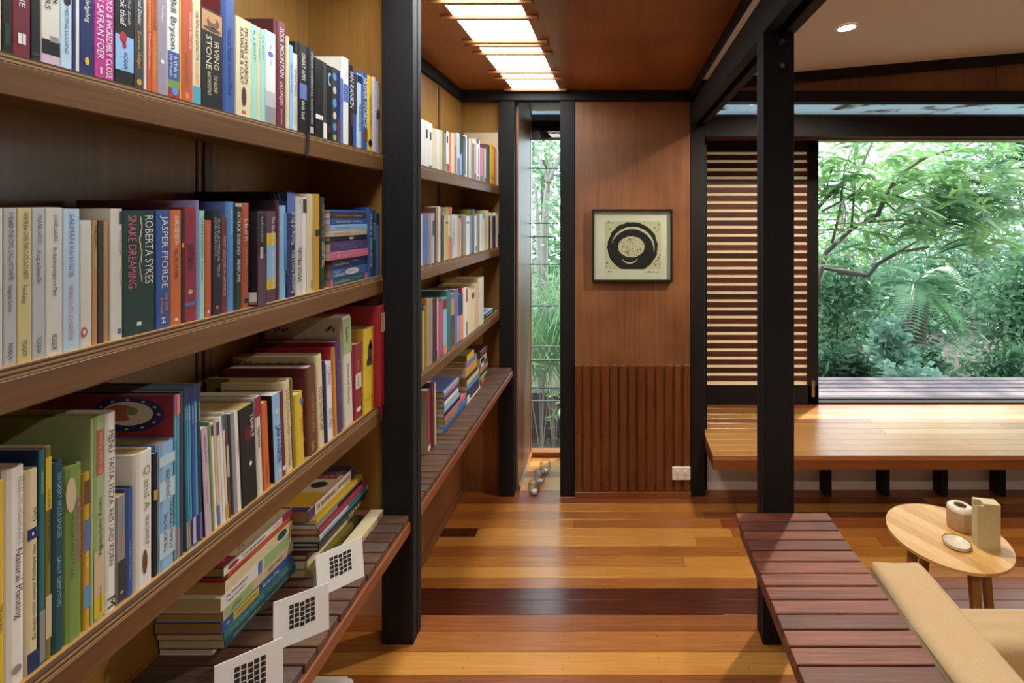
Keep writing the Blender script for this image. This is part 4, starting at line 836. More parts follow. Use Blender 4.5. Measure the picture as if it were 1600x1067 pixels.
# ---- lower shelf, first bay
LN = 3.0
run([
 (-30, -10, 735, 'white'), (-10, 8, 752, 'yellow', dict(up=1, txt=[k('DER KITZEL', .3, .7, .4, .3)])),
 (9, 41.5, 730, 'white', dict(hard=True, d=.2, cov='pale grey', txt=[k("PENELOPE HOBHOUSE'S", .05, .36, .68, .20, 'grey'), k('Natural Planting', .38, .70, .62, .34)], ovals=[('grey', .93, .5, .02, .25)])),
 (42, 61, 733, 'cream', dict(up=1, bands=[('navy', 0, .10), ('navy', .655, .71), ('white', .675, .69, .45, .6, 1)], txt=[k('Es muss nicht immer Fastfood sein', .16, .63, .45, .34), k('Clate', .74, .82, .4, .34)])),
 (61.5, 71, 702, 'teal', dict(cov='navy', d=.2, bands=[('grey', .75, .985)], txt=[w('VEGETARIAN', .1, .5, .4, .4, 'mint')])), (71, 81, 697, 'olive', dict(cov='off-white', d=.2, bands=[('yellow', .05, .3), ('beige', .7, .9)], txt=[k('GOURMET VEGETARIAN COOKING', .2, .6, .5, .45)])),
 (82, 101, 721, 'dark teal', dict(cov='dark teal', hard=True, txt=[w('100 GREAT PASTA SAUCES', .06, .40, .55, .36, 'light blue'), w('SALLY GRIFFITHS', .50, .76, .5, .34, 'light blue')])),
 (101.5, 131, 727, 'green', dict(pg='y', ovals=[('beige', .16, .3, .1, .28)], txt=[w('KIRAN DESAI', .20, .66, .70, .32, 'magenta'), k('THE INHERITANCE OF LOSS', .26, .64, .36, .2, 'dark green')])),
 (131, 141.5, 738, 'mustard', dict(bands=[('slate blue', .30, .5), ('bright blue', .72, .86), ('brown', .05, .2)], txt=[w('der Herr', .5, .7, .5, .4)])),
 (133 + 8, 143.5, 655, 'pale green', dict(d=.21, cov='pale green')),
 (143.5, 163.5, 650, 'pale green', dict(d=.215, up=1, cov='pale green', hard=True, bands=[('yellow', .02, .12), ('beige', .12, .34), ('terracotta', .71, .93, .1, .75, 1)], txt=[k('Vegetarische Kuche', .31, .70, .45, .36), w('Die besten Rezepte', .72, .92, .42, .28, 'cream'), k('Bassermann', .04, .18, .45, .26, 'brown')])),
 (164, 183, 644, 'white', dict(d=.21, pg='w', txt=[k('MENU', .09, .20, .5, .50), k('PASTA, PIZZA, REIS UND KORN', .23, .77, .5, .42), k('M', .93, .98, .5, .7)])),
 (183, 197, 774, 'grey', dict(pg='y', bands=[('charcoal', .6, .985)], txt=[w('VS NAIPAUL', .08, .34, .68, .3, 'aqua'), w('House', .36, .56, .5, .3, 'orange'), w('P', .89, .96, .4, .4)])),
 (197, 209, 762, 'blue', dict(cov='navy', hard=True, txt=[w('HORSES OF HEAVEN', .5, .9, .5, .26, 'light blue')])),
 (211, 240, 705, 'white', dict(d=.14, out=.003, cov='off-white', pg='y', txt=[('Q and A', 'green', .11, .44, .62, .36), k('VIKAS SWARUP', .48, .70, .62, .22)], ovals=[('brown', .82, .5, .09, .14)])),
 (240, 246.5, 708, 'black', dict(bands=[('mustard', .3, .38)])),
 (247, 274, 690, 'light blue', dict(up=1, out=.002, cov='slate blue', hard=True, pg='y', txt=[k('THE BOY IN THE', .14, .44, .62, .22), k('STRIPED PYJAMAS', .14, .52, .26, .22), k('JOHN BOYNE', .56, .78, .48, .24)], bands=[('pale blue', .10, .30), ('pale blue', .55, .70), ('pale blue', .82, .9)])),
 (267, 276, 618, 'aqua', dict(d=.215, cov='crimson', pg='w', bands=[('magenta', .0, .12), ('grey', .80, .985)], txt=[w('ORIENTAL COOKING', .14, .5, .5, .5)],
   face=lambda p: (p.oval('navy', .62, .885, .30, .105, 0, 30), p.oval('off-white', .62, .89, .21, .072, 1, 24), p.oval('terracotta', .56, .895, .14, .05, 2, 14), p.oval('cream', .70, .885, .08, .04, 3, 10), p.oval('green', .66, .905, .05, .025, 4, 8), [p.oval('cream', .62 + .255 * math.cos(a), .885 + .088 * math.sin(a), .016, .006, 1, 6) for a in [j * .52 for j in range(12)]]))),
 (276, 281.5, 616, 'aqua', dict(d=.21, pg='w', bands=[('salmon', 0, .12), ('grey', .82, .985)])), (281.5, 287, 611, 'purple', dict(d=.21, pg='w')),
] + [(287 + i * 5, 292 + i * 5, 609 - i * 2.4, c, dict(d=.21, pg='w', lean=1.2, bands=[('navy', .0, .10), (c2, .82, .985)], txt=[w('COOKING', .12, .40, .5, .55, 'pale blue')])) for i, (c, c2) in enumerate((('teal', 'tan'), ('aqua', 'grey'), ('bright blue', 'navy'), ('blue', 'lilac'), ('bright blue', 'navy'), ('dark teal', 'slate blue')))] + [
 (320, 332, 665, 'lilac', dict(lean=LN, cov='dark maroon', d=.17, pg='w', txt=[k('vegetarian stir-fries', .07, .32, .55, .42, 'plum'), k('The Essential', .5, .8, .4, .26, 'plum')])),
 (332.5, 336, 655, 'green', dict(lean=LN, pg='w')), (336, 340, 657, 'white', dict(lean=LN, pg='w', bands=[('navy', .02, .12)])), (340, 344.5, 650, 'beige', dict(lean=LN, pg='w', bands=[('slate blue', .8, .98)])), (344.5, 349, 653, 'off-white', dict(lean=LN, pg='w', bands=[('purple', .02, .14)])),
 (349, 353.5, 648, 'white', dict(lean=LN, pg='w')), (353.5, 358, 641, 'off-white', dict(lean=LN, pg='w', bands=[('teal', .02, .16), ('mustard', .85, .98)])), (358, 362, 644, 'brown', dict(lean=LN, pg='w', bands=[('beige', .3, .6)])),
 (366, 372, 642, 'grey', dict(lean=LN, d=.19, pg='w', cov='slate blue')), (372, 378, 639, 'white', dict(lean=LN, txt=[k('SURREY', .3, .52, .5, .5, 'salmon')])),
 (379, 402.5, 632, 'black', dict(lean=LN, out=.002, d=.20, pg='y', cov='charcoal', txt=[w('TEMPLE', .10, .34, .80, .22), w('THE GOLDEN', .20, .36, .56, .18, 'red'), w('ORB', .20, .36, .36, .18, 'red')], ovals=[('white', .60, .62, .022, .08), ('charcoal', .60, .62, .05, .16, 0)])),
 (403, 413, 617, 'off-white', dict(lean=LN, txt=[k('Japanese', .30, .52, .55, .5)], bands=[('crimson', .0, .20)])), (413.5, 422.5, 626, 'orange', dict(lean=LN, txt=[k('ESPANOL', .7, .95, .5, .3, 'brown')])),
 (430, 442, 613, 'light blue', dict(lean=LN, cov='black', pg='w', d=.2, out=.001, txt=[k('JAPANESE', .36, .80, .62, .52, 'navy')], ovals=[('off-white', .2, .5, .03, .2), ('cream', .9, .6, .03, .2)])),
 (442, 447, 609, 'maroon', dict(lean=LN, bands=[('white', .88, .93)])), (447, 459, 593, 'cream', dict(lean=LN, pg='y', txt=[k("GOULD'S Book of FISH", .08, .60, .5, .36, 'brown'), k('RICHARD FLANAGAN', .64, .94, .5, .28, 'brown')])),
 (459, 462, 588, 'olive', dict(lean=LN, d=.2)), (462, 477.5, 613, 'yellow', dict(lean=LN, hard=True, out=.003, pg='w', txt=[k('WHO ME', .36, .56, .68, .2, 'brown')], ovals=[('slate blue', .13, .75, .05, .18)])),
 (484, 498, 570, 'brown', dict(lean=LN, cov='maroon', d=.21, hard=True, pg='w', out=.002, txt=[w('VEGETARIAN', .3, .75, .5, .3, 'tan'), w('Korda', .86, .95, .4, .4, 'yellow')],
    face=lambda p: (p.oval('beige', .75, .2, .2, .12, 0), p.oval('tan', .78, .52, .16, .1, 0), p.oval('brown', .76, .52, .1, .06, 1), p.text('Korda', 'yellow', .5, .95, .74, .07)))),
 (498.5, 508.5, 553, 'cream', dict(lean=LN, pg='w', d=.215, txt=[k('FOOD ON THE MOVE', .35, .82, .5, .5, 'brown')], face=lambda p: (p.text('GM', 'charcoal', .05, .22, .93, .06), p.text('TRE', 'charcoal', .05, .22, .84, .06), [p.oval('brown', .3 + .13 * i, .90, .045, .04, 0, 9) for i in range(5)]))),
 (509, 513, 563, 'navy', dict(lean=LN, pg='w')), (513, 521, 564, 'white', dict(lean=LN, pg='w', txt=[k('CLASSIC', .06, .3, .5, .6, 'slate blue'), k('RECIPES', .6, .84, .5, .6, 'slate blue')])),
 (521.5, 524.5, 541, 'orange', dict(lean=LN, pg='w', cov='red', d=.21)), (524.5, 528, 541, 'mustard', dict(lean=LN, d=.2)), (528, 537, 531, 'purple', dict(lean=LN, pg='w', d=.215, cov='crimson', txt=[w('A TASTE OF INDIA', .2, .7, .5, .35, 'lavender')])),
 (539.5, 553, 492, 'off-white', dict(lean=LN, hard=True, pg='w', d=.22, bands=[('pale green', .02, .34)], txt=[k('Gabby', .1, .24, .5, .34, 'dark green'), k('Food of Plenty', .44, .8, .5, .24, 'crimson')],
    face=lambda p: (p.text('COMPLETE', 'terracotta', .32, .76, .80, .035), p.text('VEGETARIAN', 'terracotta', .26, .80, .75, .035), [p.oval('dark brown', .14 + .05 * i, .89 + .012 * (i % 2), .018, .014, 0, 8) for i in range(4)], [p.oval('black', .80 + .03 * i, .89 + .014 * (i % 3), .012, .02, 0, 8) for i in range(4)]))),
 (555, 566, 536, 'crimson', dict(lean=1.0, cov='pink', bands=[('off-white', .40, .60, .1, .9)], txt=[w('Elise', .22, .36, .5, .3, 'salmon'), k('braun', .44, .58, .5, .3, 'crimson')], ovals=[('white', .88, .5, .03, .35)])),
 (568, 585, 513, 'yellow', dict(out=.006, d=.15, cov='mustard', pg='w', ovals=[('charcoal', .28, .55, .10, .22), ('charcoal', .20, .6, .06, .13), ('charcoal', .40, .5, .05, .3)], bands=[('charcoal', .445, .45), ('charcoal', .84, .845)], txt=[k('Allgemeine', .50, .54, .5, .5), k('Ernahrung', .56, .60, .5, .5), k('sudwest', .78, .82, .5, .4)],
    face=lambda p: ([p.quad('brown', .72, .97, .05 + .022 * i, .056 + .022 * i) for i in range(38)], p.text('GU', 'charcoal', .72, .97, .03, .05, 2)))),
 (586.5, 602.5, 479, 'red', dict(hard=True, out=.026, d=.215, pg='w', bands=[('cream', .07, .26, .08, .98)], txt=[('MEIN', 'black', .085, .12, .5, .1), k('KOCH', .1, .16, .35, .25)])),
], XB, S3, T3)
kb = BOOKS[-1][0]
MB().box(-.004, .0, .006, .012, -.03, .01).build('ribbon_marker', bookmat('crimson'), kb)
# ---- flat stacks on the slatted bench, first bay
def corp(p):
    p.quad('beige', .02, .985, .02, .985, 0); p.quad('crimson', .02, .985, .82, .985, 1)
    p.text('Corporation', 'charcoal', .06, .62, .69, .075, 2); p.text('Joel Bakan', 'beige', .1, .3, .9, .03, 2)
    p.mb.poly([p.P(.30, .60, 2), p.P(.50, .66, 2), p.P(.42, .50, 2), p.P(.62, .36, 2), p.P(.80, .22, 2), p.P(.95, .05, 2), p.P(.70, .10, 2), p.P(.45, .30, 2), p.P(.36, .48, 2)], [tuple(range(9))], p.mi('crimson'))
SA = 'flat stack behind the middle paper card'
z = BENCH - .0004; xs_ = -.858
for T, c, y0_, ln, dep, o in ((.0165, 'white', 1.07, .215, .125, dict(pg='w', dx=-.03)), (.0205, 'dark teal', 1.066, .235, .145, dict(pg='c', txt=[w('Nelson Mandela in his own words', .1, .9, .5, .3, 'pale grey')])),
    (.0195, 'teal', 1.064, .232, .15, dict(txt=[w('David Suzuki', .05, .3, .5, .45, 'pale green'), w('Naked Ape', .34, .52, .5, .4, 'pale green'), w('The Sacred Balance', .56, .9, .5, .35, 'pale green')])),
    (.0235, 'blue', 1.058, .228, .152, dict(pg='b', bands=[('yellow', .14, .48, .12, .9)], txt=[w('Barbara King', .54, .78, .5, .4), k('I COULD DO ANYTHING', .16, .46, .5, .35, 'brown'), w('*', .05, .1, .4, .5)])),
    (.0245, 'beige', 1.062, .230, .152, dict(pg='y', bands=[('pale green', .03, .38)], txt=[k('JAPAN', .1, .22, .5, .4, 'olive'), k('BEN MILLS', .6, .84, .5, .36, 'olive')])),
    (.0320, 'white', 1.055, .228, .15, dict(pg='c', bands=[('slate blue', .48, .54), ('pale green', .56, .98)], txt=[k('The Philosopher\'s', .06, .34, .72, .2), k('Apprentice', .08, .30, .36, .2)])),
    (.0260, 'cream', 1.066, .222, .145, dict(pg='y', cov='red', ovals=[('dark teal', .82, .5, .08, .4)])),
    (.0145, 'red-orange', 1.074, .205, .135, dict(pg='b', txt=[k('ROALD DAHL', .06, .30, .5, .36, 'maroon'), w('The Best', .4, .6, .5, .3, 'salmon')])),
    (.0190, 'white', 1.063, .222, .148, dict(pg='b', cov='charcoal', top=corp, bands=[('crimson', .84, 1.0), ('black', 0, 1, .9, 1.0)], txt=[k('Corporation', .24, .56, .5, .5), k('Joel Bakan', .68, .82, .5, .3, 'crimson')], ovals=[('crimson', .12, .5, .07, .3)]))):
    stackbook(y0_, y0_ + ln, z, T, min(dep, 1.005 + xs_ + o.get('dx', 0)), xs_ + o.get('dx', 0), c, o, SA, rot=0); z += T
def subl(p):
    p.quad('beige', .02, .985, .02, .985, 0); p.quad('purple', .02, .985, .02, .22, 1); p.quad('crimson', .1, .8, .23, .31, 1); p.quad('mustard', .02, .985, .62, .90, 1); p.quad('purple', .02, .985, .92, .985, 1)
    p.oval('dark green', .28, .45, .14, .07, 2); p.text('JAPANESE', 'yellow', .1, .75, .16, .08, 2); p.text('SUBLIMINAL', 'lavender', .1, .6, .06, .04, 2); p.text('60 MINUTES', 'beige', .18, .6, .27, .03, 2)
SB = 'flat stack beside the black post above the bench'
z = BENCH - .0004
for T, c, y0_, ln, xs_, dep, o in ((.021, 'olive', 1.30, .235, -.815, .18, dict(pg='c')), (.024, 'cream', 1.305, .23, -.83, .17, dict(pg='w')), (.0165, 'maroon', 1.30, .24, -.825, .18, dict(pg='c', hard=True)),
    (.019, 'charcoal', 1.31, .24, -.80, .20, dict(pg='w', hard=True, txt=[w('BACKEN', .6, .9, .5, .5, 'cream')])), (.012, 'black', 1.30, .255, -.795, .21, dict(pg='w', hard=True)),
    (.019, 'pale blue', 1.305, .25, -.795, .205, dict(pg='c', hard=True, txt=[k('Dreaming In Your Language', .05, .55, .5, .5, 'slate blue')], bands=[('teal', .55, .98)])),
    (.0175, 'crimson', 1.30, .25, -.792, .205, dict(pg='c', hard=True, txt=[w('Tom Brown, Dorf', .05, .5, .5, .45, 'pink')])), (.011, 'grey', 1.30, .24, -.80, .2, dict(pg='w', bands=[('black', .4, .95)])),
    (.010, 'yellow', 1.305, .235, -.805, .19, dict(pg='w')), (.030, 'off-white', 1.295, .235, -.822, .17, dict(pg='b', cov='purple', top=subl, bands=[('purple', 0, .14), ('purple', .9, 1)], txt=[k('SUBLIMINAL JAPANESE', .18, .88, .5, .5, 'crimson')]))):
    stackbook(y0_, y0_ + ln, z, T, min(dep, xs_ + 1.005), xs_, c, o, SB); z += T
stackbook(1.335, 1.570, BENCH - .0004, .020, .040, -.752, 'cream', dict(pg='c', txt=[k('CLASSIC CUISINE', .2, .9, .5, .55, 'crimson')], name='slim cream cookbook'), 'bench beside the black post')
# ---- second bay
def S(c0, x0, sc): return lambda a, b, t, col, o=None, ty=180: (x0 + a / sc, x0 + b / sc, t, col, o or {})
q = lambda rows, x0, sc, yy, sy: [(x0 + r[0] / sc, x0 + r[1] / sc, yy + r[2] / sy, r[3], r[4] if len(r) > 4 else {}) for r in rows]
pb = lambda a=.1, b_=.45: dict(bands=[('black', a, b_, .25, .8)])
run(q([(-40, 20, 40, 'off-white'), (20, 75, 60, 'white'), (75, 135, 85, 'white', dict(bands=[('black', .18, .38, .3, .7)])), (135, 182, 112, 'white', dict(bands=[('black', .2, .38, .3, .7), ('black', .96, .99)])), (182, 225, 182, 'cream'), (225, 250, 192, 'off-white'), (250, 275, 200, 'white'),
 (275, 300, 206, 'off-white'), (300, 325, 213, 'yellowed cream'), (325, 348, 218, 'olive'), (348, 376, 212, 'grey', dict(bands=[('black', .0, .06)])), (376, 412, 228, 'white', dict(bands=[('black', .10, .28, .2, .7), ('red', .8, .985)])), (412, 446, 238, 'orange'),
 (446, 486, 252, 'cream'), (486, 518, 250, 'salmon', dict(bands=[('plum', .3, .985, .5, .9)])), (518, 530, 320, 'beige'), (530, 562, 248, 'pale blue', dict(bands=[('slate blue', .6, .985)])), (562, 592, 245, 'dark green', dict(bands=[('light blue', .5, .985)])),
 (598, 636, 287, 'black', dict(bands=[('dark teal', .1, .95, .6, .9)])), (636, 666, 285, 'white', dict(bands=[('black', .05, .95, .0, .4)])), (666, 690, 300, 'black'), (690, 712, 322, 'off-white'), (712, 732, 325, 'mustard'), (732, 766, 392, 'teal'), (766, 795, 400, 'salmon', dict(bands=[('navy', .85, .985)])),
 (795, 846, 340, 'white', dict(bands=[('black', .0, .11, .0, .6), ('slate blue', .2, .85, .4, .6), ('red', .90, .98, .2, .7)])), (846, 886, 452, 'pink', dict(bands=[('navy', .85, .985)])), (886, 906, 460, 'grey'), (906, 928, 465, 'off-white', dict(bands=[('red', .88, .98)])), (928, 955, 405, 'plum', dict(bands=[('navy', .2, .985)])),
 (955, 982, 412, 'dark brown'), (986, 1040, 410, 'yellow', dict(bands=[('black', .05, .1, .4, .7), ('black', .82, .88, .4, .7)])), (1040, 1060, 440, 'red-orange'), (1060, 1080, 462, 'salmon'), (1080, 1106, 480, 'cream'),
 (1106, 1122, 232, 'plum', dict(d=.222, cov='beige', hard=True))], 655, 8.89, 180, 8.89), -.760, S1, U1)
run(q([(-60, 50, 240, 'off-white'), (50, 138, 250, 'slate blue'), (138, 180, 297, 'grey'), (180, 232, 222, 'lilac', dict(bands=[('dark green', .15, .45, .4, .98)])), (232, 262, 142, 'dark green', dict(cov='brown', d=.2)), (262, 295, 132, 'tan', dict(d=.2)), (295, 330, 122, 'white', dict(d=.2)), (330, 350, 195, 'charcoal'),
 (350, 380, 256, 'dark brown'), (380, 400, 310, 'cream'), (400, 440, 322, 'yellow', dict(bands=[('brown', .05, .1)])), (440, 468, 252, 'cream', dict(bands=[('orange', .48, .98)])), (468, 500, 132, 'orange', dict(cov='beige', d=.2, bands=[('beige', .16, .6), ('orange', .6, .98)])), (500, 550, 242, 'pale blue', dict(txt=[k('SIX LESSONS', .1, .7, .5, .4, 'grey')])), (550, 576, 250, 'cream'), (576, 600, 245, 'beige', dict(bands=[('grey', .02, .1)])),
 (600, 632, 295, 'salmon', dict(bands=[('cream', .1, .98, .5, .98)])), (632, 666, 262, 'maroon'), (666, 710, 245, 'olive', dict(cov='pale green')), (710, 766, 265, 'white', dict(bands=[('navy', .15, .20, .1, .9)])), (766, 806, 258, 'navy'), (806, 842, 165, 'dark green', dict(cov='olive', d=.2)),
 (842, 870, 262, 'white', dict(bands=[('black', .82, .96, .5, .98)])), (870, 896, 250, 'olive'), (896, 916, 245, 'charcoal'), (916, 950, 240, 'off-white'), (950, 1000, 232, 'cream', dict(ovals=[('bright blue', .07, .5, .07, .42)])), (1000, 1025, 262, 'beige'), (1025, 1056, 180, 'cream', dict(cov='yellowed cream', d=.2)),
 (1056, 1080, 262, 'charcoal'), (1080, 1112, 218, 'cream'), (1112, 1146, 300, 'plum'), (1146, 1160, 262, 'dark teal'), (1160, 1186, 217, 'white'), (1192, 1226, 250, 'beige', dict(bands=[('brown', .6, .98)]))], 655, 9.7, 310, 9.7), -.760, S2, U2)
run(q([(-50, 0, 460, 'white'), (0, 40, 400, 'navy'), (40, 56, 452, 'yellow'), (56, 90, 378, 'olive', dict(cov='charcoal')), (90, 124, 302, 'tan'), (124, 160, 300, 'grey'), (160, 210, 296, 'dark maroon', dict(bands=[('charcoal', .85, .98)])), (210, 222, 300, 'white'), (222, 262, 345, 'magenta', dict(bands=[('pink', .1, .9, .6, .9)])), (262, 282, 316, 'olive'),
 (282, 320, 292, 'light blue', dict(bands=[('maroon', .02, .2), ('salmon', .85, .98)])), (320, 366, 206, 'teal', dict(hard=True, d=.2)), (366, 408, 242, 'tan', dict(bands=[('slate blue', .02, .1), ('purple', .4, .6), ('brown', .6, .98)])), (408, 456, 196, 'slate blue', dict(bands=[('light blue', .5, .98, .6, .98)])), (456, 506, 250, 'navy', dict(bands=[('salmon', .45, .98)])),
 (506, 526, 180, 'off-white', dict(cov='red')), (526, 556, 178, 'white', dict(bands=[('crimson', .02, .3, .4, .98), ('slate blue', .7, .98, .4, .98)])), (556, 592, 186, 'cream'), (592, 642, 200, 'cream', dict(bands=[('charcoal', .08, .22, .2, .8)])), (642, 690, 132, 'beige', dict(d=.2)), (690, 745, 62, 'off-white', dict(d=.22, cov='beige'))], 655, 7.36, 425, 7.36), -.760, S3, U3)
fb = stackbook(2.815, 3.10, S3 + .0001, .030, .20, XB, 'dark teal', dict(pg='w', hard=True, bands=[('white', .3, .8, .55, .75)], top=lambda p: (p.quad('pale blue', .02, .55, .05, .75, 0), p.quad('slate blue', .1, .3, .3, .5, 1))), 'lower shelf beside the narrow window')
for i, (yy, T, H, D, c, ln, o) in enumerate(((1.70, .03, .26, .19, 'slate blue', 0, {}), (1.735, .035, .25, .19, 'pale blue', 0, {}), (1.775, .026, .25, .18, 'aqua', 0, {}), (1.975, .03, .262, .20, 'crimson', -4, dict(cov='beige', txt=[w('TOKYO', .55, .85, .5, .5, 'pink')], bands=[('off-white', .88, .96)])), (2.010, .016, .285, .20, 'dark maroon', -4, dict(cov='navy')), (2.030, .017, .28, .20, 'maroon', -3, {}), (2.052, .016, .265, .19, 'beige', -2, {}))):
    xs_ = -.765; root = empty('book'); root.location = (xs_, yy, BENCH - .0004 + (abs(T * math.sin(math.radians(ln))) if ln > 0 else 0))
    solid_book(root, T, H, D, c, o.get('cov', c), 'w', False); pr = Print((0, 0, H), (0, 0, -1), (0, 1, 0), H, T, (1, 0, 0))
    for b in o.get('bands', ()): pr.quad(*b)
    for t in o.get('txt', ()): pr.text(*t)
    pr.build(root); root.rotation_euler = (math.radians(-ln * .6), 0, 0); BOOKS.append([root, c, '', 'bench beside the upright red book', None, 'v'])
def flat(rows, y0_, ln, xs_, dep, shelf):
    z = BENCH - .0004
    for T, c, dy, dl, o in rows:
        stackbook(y0_ + dy, y0_ + dy + ln + dl, z, T, dep, xs_, c, o, shelf); z += T
flat([(.03, 'blue', 0, .12, dict(cov='bright blue', pg='w', hard=True)), (.021, 'green', .01, -.03, dict(cov='mustard', bands=[('olive', .1, .5)])), (.021, 'pink', .005, .09, {}), (.019, 'black', 0, .02, dict(pg='w')), (.022, 'light blue', 0, 0, dict(cov='navy', pg='c')),
      (.027, 'off-white', 0, -.01, dict(cov='slate blue', pg='c', hard=True)), (.016, 'purple', 0, 0, {}), (.029, 'grey-mauve', 0, 0, dict(cov='slate blue', hard=True))], 2.165, .205, -.766, .2, 'stack next to the upright red book on the bench')
flat([(.012, 'white', 0, .05, dict(pg='w')), (.030, 'charcoal', 0, .03, dict(pg='w', bands=[('white', .02, .2)])), (.028, 'navy', 0, .02, dict(cov='charcoal')), (.026, 'bright blue', 0, .02, dict(cov='dark brown')), (.026, 'yellowed cream', 0, .03, dict(cov='brown', pg='b')), (.022, 'black', 0, 0, {}),
      (.048, 'mustard', -.02, 0, dict(pg='w', bands=[('salmon', 0, 1, .75, 1)])), (.018, 'slate blue', -.01, 0, dict(cov='navy')), (.010, 'grey', -.01, -.02, {}), (.032, 'yellow', 0, -.07, dict(cov='olive', pg='b'))], 2.50, .195, -.768, .2, 'middle stack on the bench beside the narrow window')
flat([(.018, 'red', 0, 0, {}), (.024, 'charcoal', 0, 0, dict(bands=[('mustard', .2, .5)])), (.018, 'pale green', 0, 0, {}), (.02, 'dark green', 0, .01, {}), (.026, 'tan', 0, .01, {}), (.026, 'blue', 0, 0, dict(bands=[('white', .1, .5, .2, .8)])), (.030, 'beige', 0, -.01, dict(bands=[('black', .1, .6, .1, .9)])), (.044, 'dark maroon', 0, 0, dict(hard=True, pg='b', txt=[w('DISRAELI', .3, .8, .5, .4, 'pink')]))], 2.745, .15, -.768, .2, 'stack closest to the narrow window on the bench')
# labels: colour, build and neighbours
seen = {}
byshelf = {}
for b in BOOKS: byshelf.setdefault(b[3], []).append(b)
for shelf, L_ in byshelf.items():
    for i, (root, c, th, sh_, nm, ori) in enumerate(L_):
        p_ = L_[i - 1][1] if i else None; n_ = L_[i + 1][1] if i + 1 < len(L_) else None
        kind = nm or ' '.join(x for x in (th, c, 'book') if x)
        if ori == 'v':
            rel = ('between ' + p_ + ' and ' + n_ + ' ones') if p_ and n_ else ('beside the ' + (p_ or n_ or 'next') + ' one at the row end')
        else:
            rel = ('between ' + n_ + ' above and ' + p_ + ' below') if p_ and n_ else (('topmost, on the ' + p_ + ' one') if p_ else (('lowest, under the ' + n_ + ' one') if n_ else 'lying flat'))
        lab = (kind + ' ' + rel + ', ' + shelf)
        ws = lab.split()
        if len(ws) > 16: lab = lab.replace(' ones,', ',').replace('the paper cards', 'cards').replace('the narrow window', 'window'); ws = lab.split()
        if len(ws) > 16: lab = lab.replace('beside the black post above the bench', 'by black post').replace('behind the middle paper card', 'by cards').replace('next to the upright red book on the bench', 'by red book').replace('on the bench beside window', 'on window bench').replace('closest to window on the bench', 'by window'); ws = lab.split()
        if len(ws) > 16: lab = lab.replace(' ones', '').replace('on the bench ', '').replace('flat stack', 'stack').replace('middle stack beside window', 'middle stack'); ws = lab.split()
        if len(ws) > 16: lab = lab.replace(' one at the row end', ' one'); ws = lab.split()
        tag(root, lab, 'book', 'books on the ' + shelf)
# ================================================================ GARDEN
GND = mottled('mulch', '5a5148', .95, 0, 26, h2='2c2823', bump=.6)
gm = MB(); gm.poly([(-8, ZW + .09, -.25), (14, ZW + .09, -.55), (22, 24, -1.5), (-14, 24, .2)], [(0, 1, 2, 3)])
tag(gm.build('ground', GND), kind='structure')
tag(B('retaining_edge', mottled('dark_sleeper', '34343a', .8, .2, 20), None, -2.6, .2, 4.72, 4.84, -.35, .10, .004), 'dark sleeper edging holding the mulch outside the narrow window', 'edging')
BARK = mottled('grey_bark', '9a948c', .85, .22, 16, bump=.5); BARKD = mottled('brown_bark', '5a5046', .9, .25, 16, bump=.5)
LM = dict(lime=leafmat('leaf_lime', '93ba70', '548650'), mid=leafmat('leaf_mid', '6f9a6e', '3a6749'), deep=leafmat('leaf_deep', '55805f', '284d3c'), blue=leafmat('leaf_blue', '9fc4ae', '5c9080'), pale=leafmat('leaf_pale', '9fbd92', '648f70'), grass=leafmat('leaf_grass', '92b67c', '52805a'))
def quadmesh(name, C, A, Bv, mat, parent):
    """leaf blades: centre C, half axes A (length) and Bv (width); pointed ends"""
    n = len(C); V = np.empty((n, 4, 3)); V[:, 0] = C - A; V[:, 1] = C + Bv; V[:, 2] = C + A; V[:, 3] = C - Bv
    me = bpy.data.meshes.new(name); me.vertices.add(4 * n); me.vertices.foreach_set('co', V.reshape(-1))
    me.loops.add(4 * n); me.loops.foreach_set('vertex_index', np.arange(4 * n)); me.polygons.add(n); me.polygons.foreach_set('loop_start', np.arange(0, 4 * n, 4)); me.polygons.foreach_set('loop_total', np.full(n, 4))
    me.materials.append(mat); me.update(); me.validate(); return link(name, me, parent)
def unit(n):
    v = RNG.normal(size=(n, 3)); return v / np.linalg.norm(v, axis=1, keepdims=True)
def cloud(centers, per, spread, size, mat, parent, aspect=.4, flat=.6):
    C = np.repeat(np.asarray(centers), per, axis=0); n = len(C)
    C = C + np.clip(RNG.normal(size=(n, 3)), -1.7, 1.7) * np.asarray(spread) * np.array([1, .45, 1]); A = unit(n); A[:, 2] *= flat; A /= np.linalg.norm(A, axis=1, keepdims=True)
    Bv = np.cross(A, unit(n)); Bv /= np.linalg.norm(Bv, axis=1, keepdims=True)
    s = size * RNG.uniform(.6, 1.3, size=(n, 1)); return quadmesh('foliage', C, A * s, Bv * s * aspect, mat, parent)
def fronds(starts, dirs, L, nl, leaf, mat, parent, droop=.25, name='foliage', wid=.28):
    """feathery sprays: a drooping midrib with paired leaflets"""
    Cs, As, Bs = [], [], []
    for s, d in zip(starts, dirs):
        d = d / np.linalg.norm(d); side = np.cross(d, (0, 0, 1.0)); side /= (np.linalg.norm(side) + 1e-6); Ln = L * RNG.uniform(.7, 1.25)
        t = np.linspace(.12, 1, nl)[:, None]; mid = s + d * t * Ln + np.array([0, 0, -1.0]) * droop * Ln * t ** 2
        for sg in (-1, 1):
            a = side * sg * .85 + d * .5 + np.array([0, 0, -.25]); a = a / np.linalg.norm(a); ln = leaf * (1.1 - .8 * abs(t - .45))
            Cs.append(mid + a * ln); As.append(a * ln); b = np.cross(a, unit(1)[0]); b /= np.linalg.norm(b); Bs.append(np.repeat(b[None] , nl, 0) * ln * wid)
    return quadmesh(name, np.concatenate(Cs), np.concatenate(As), np.concatenate(Bs), mat, parent)
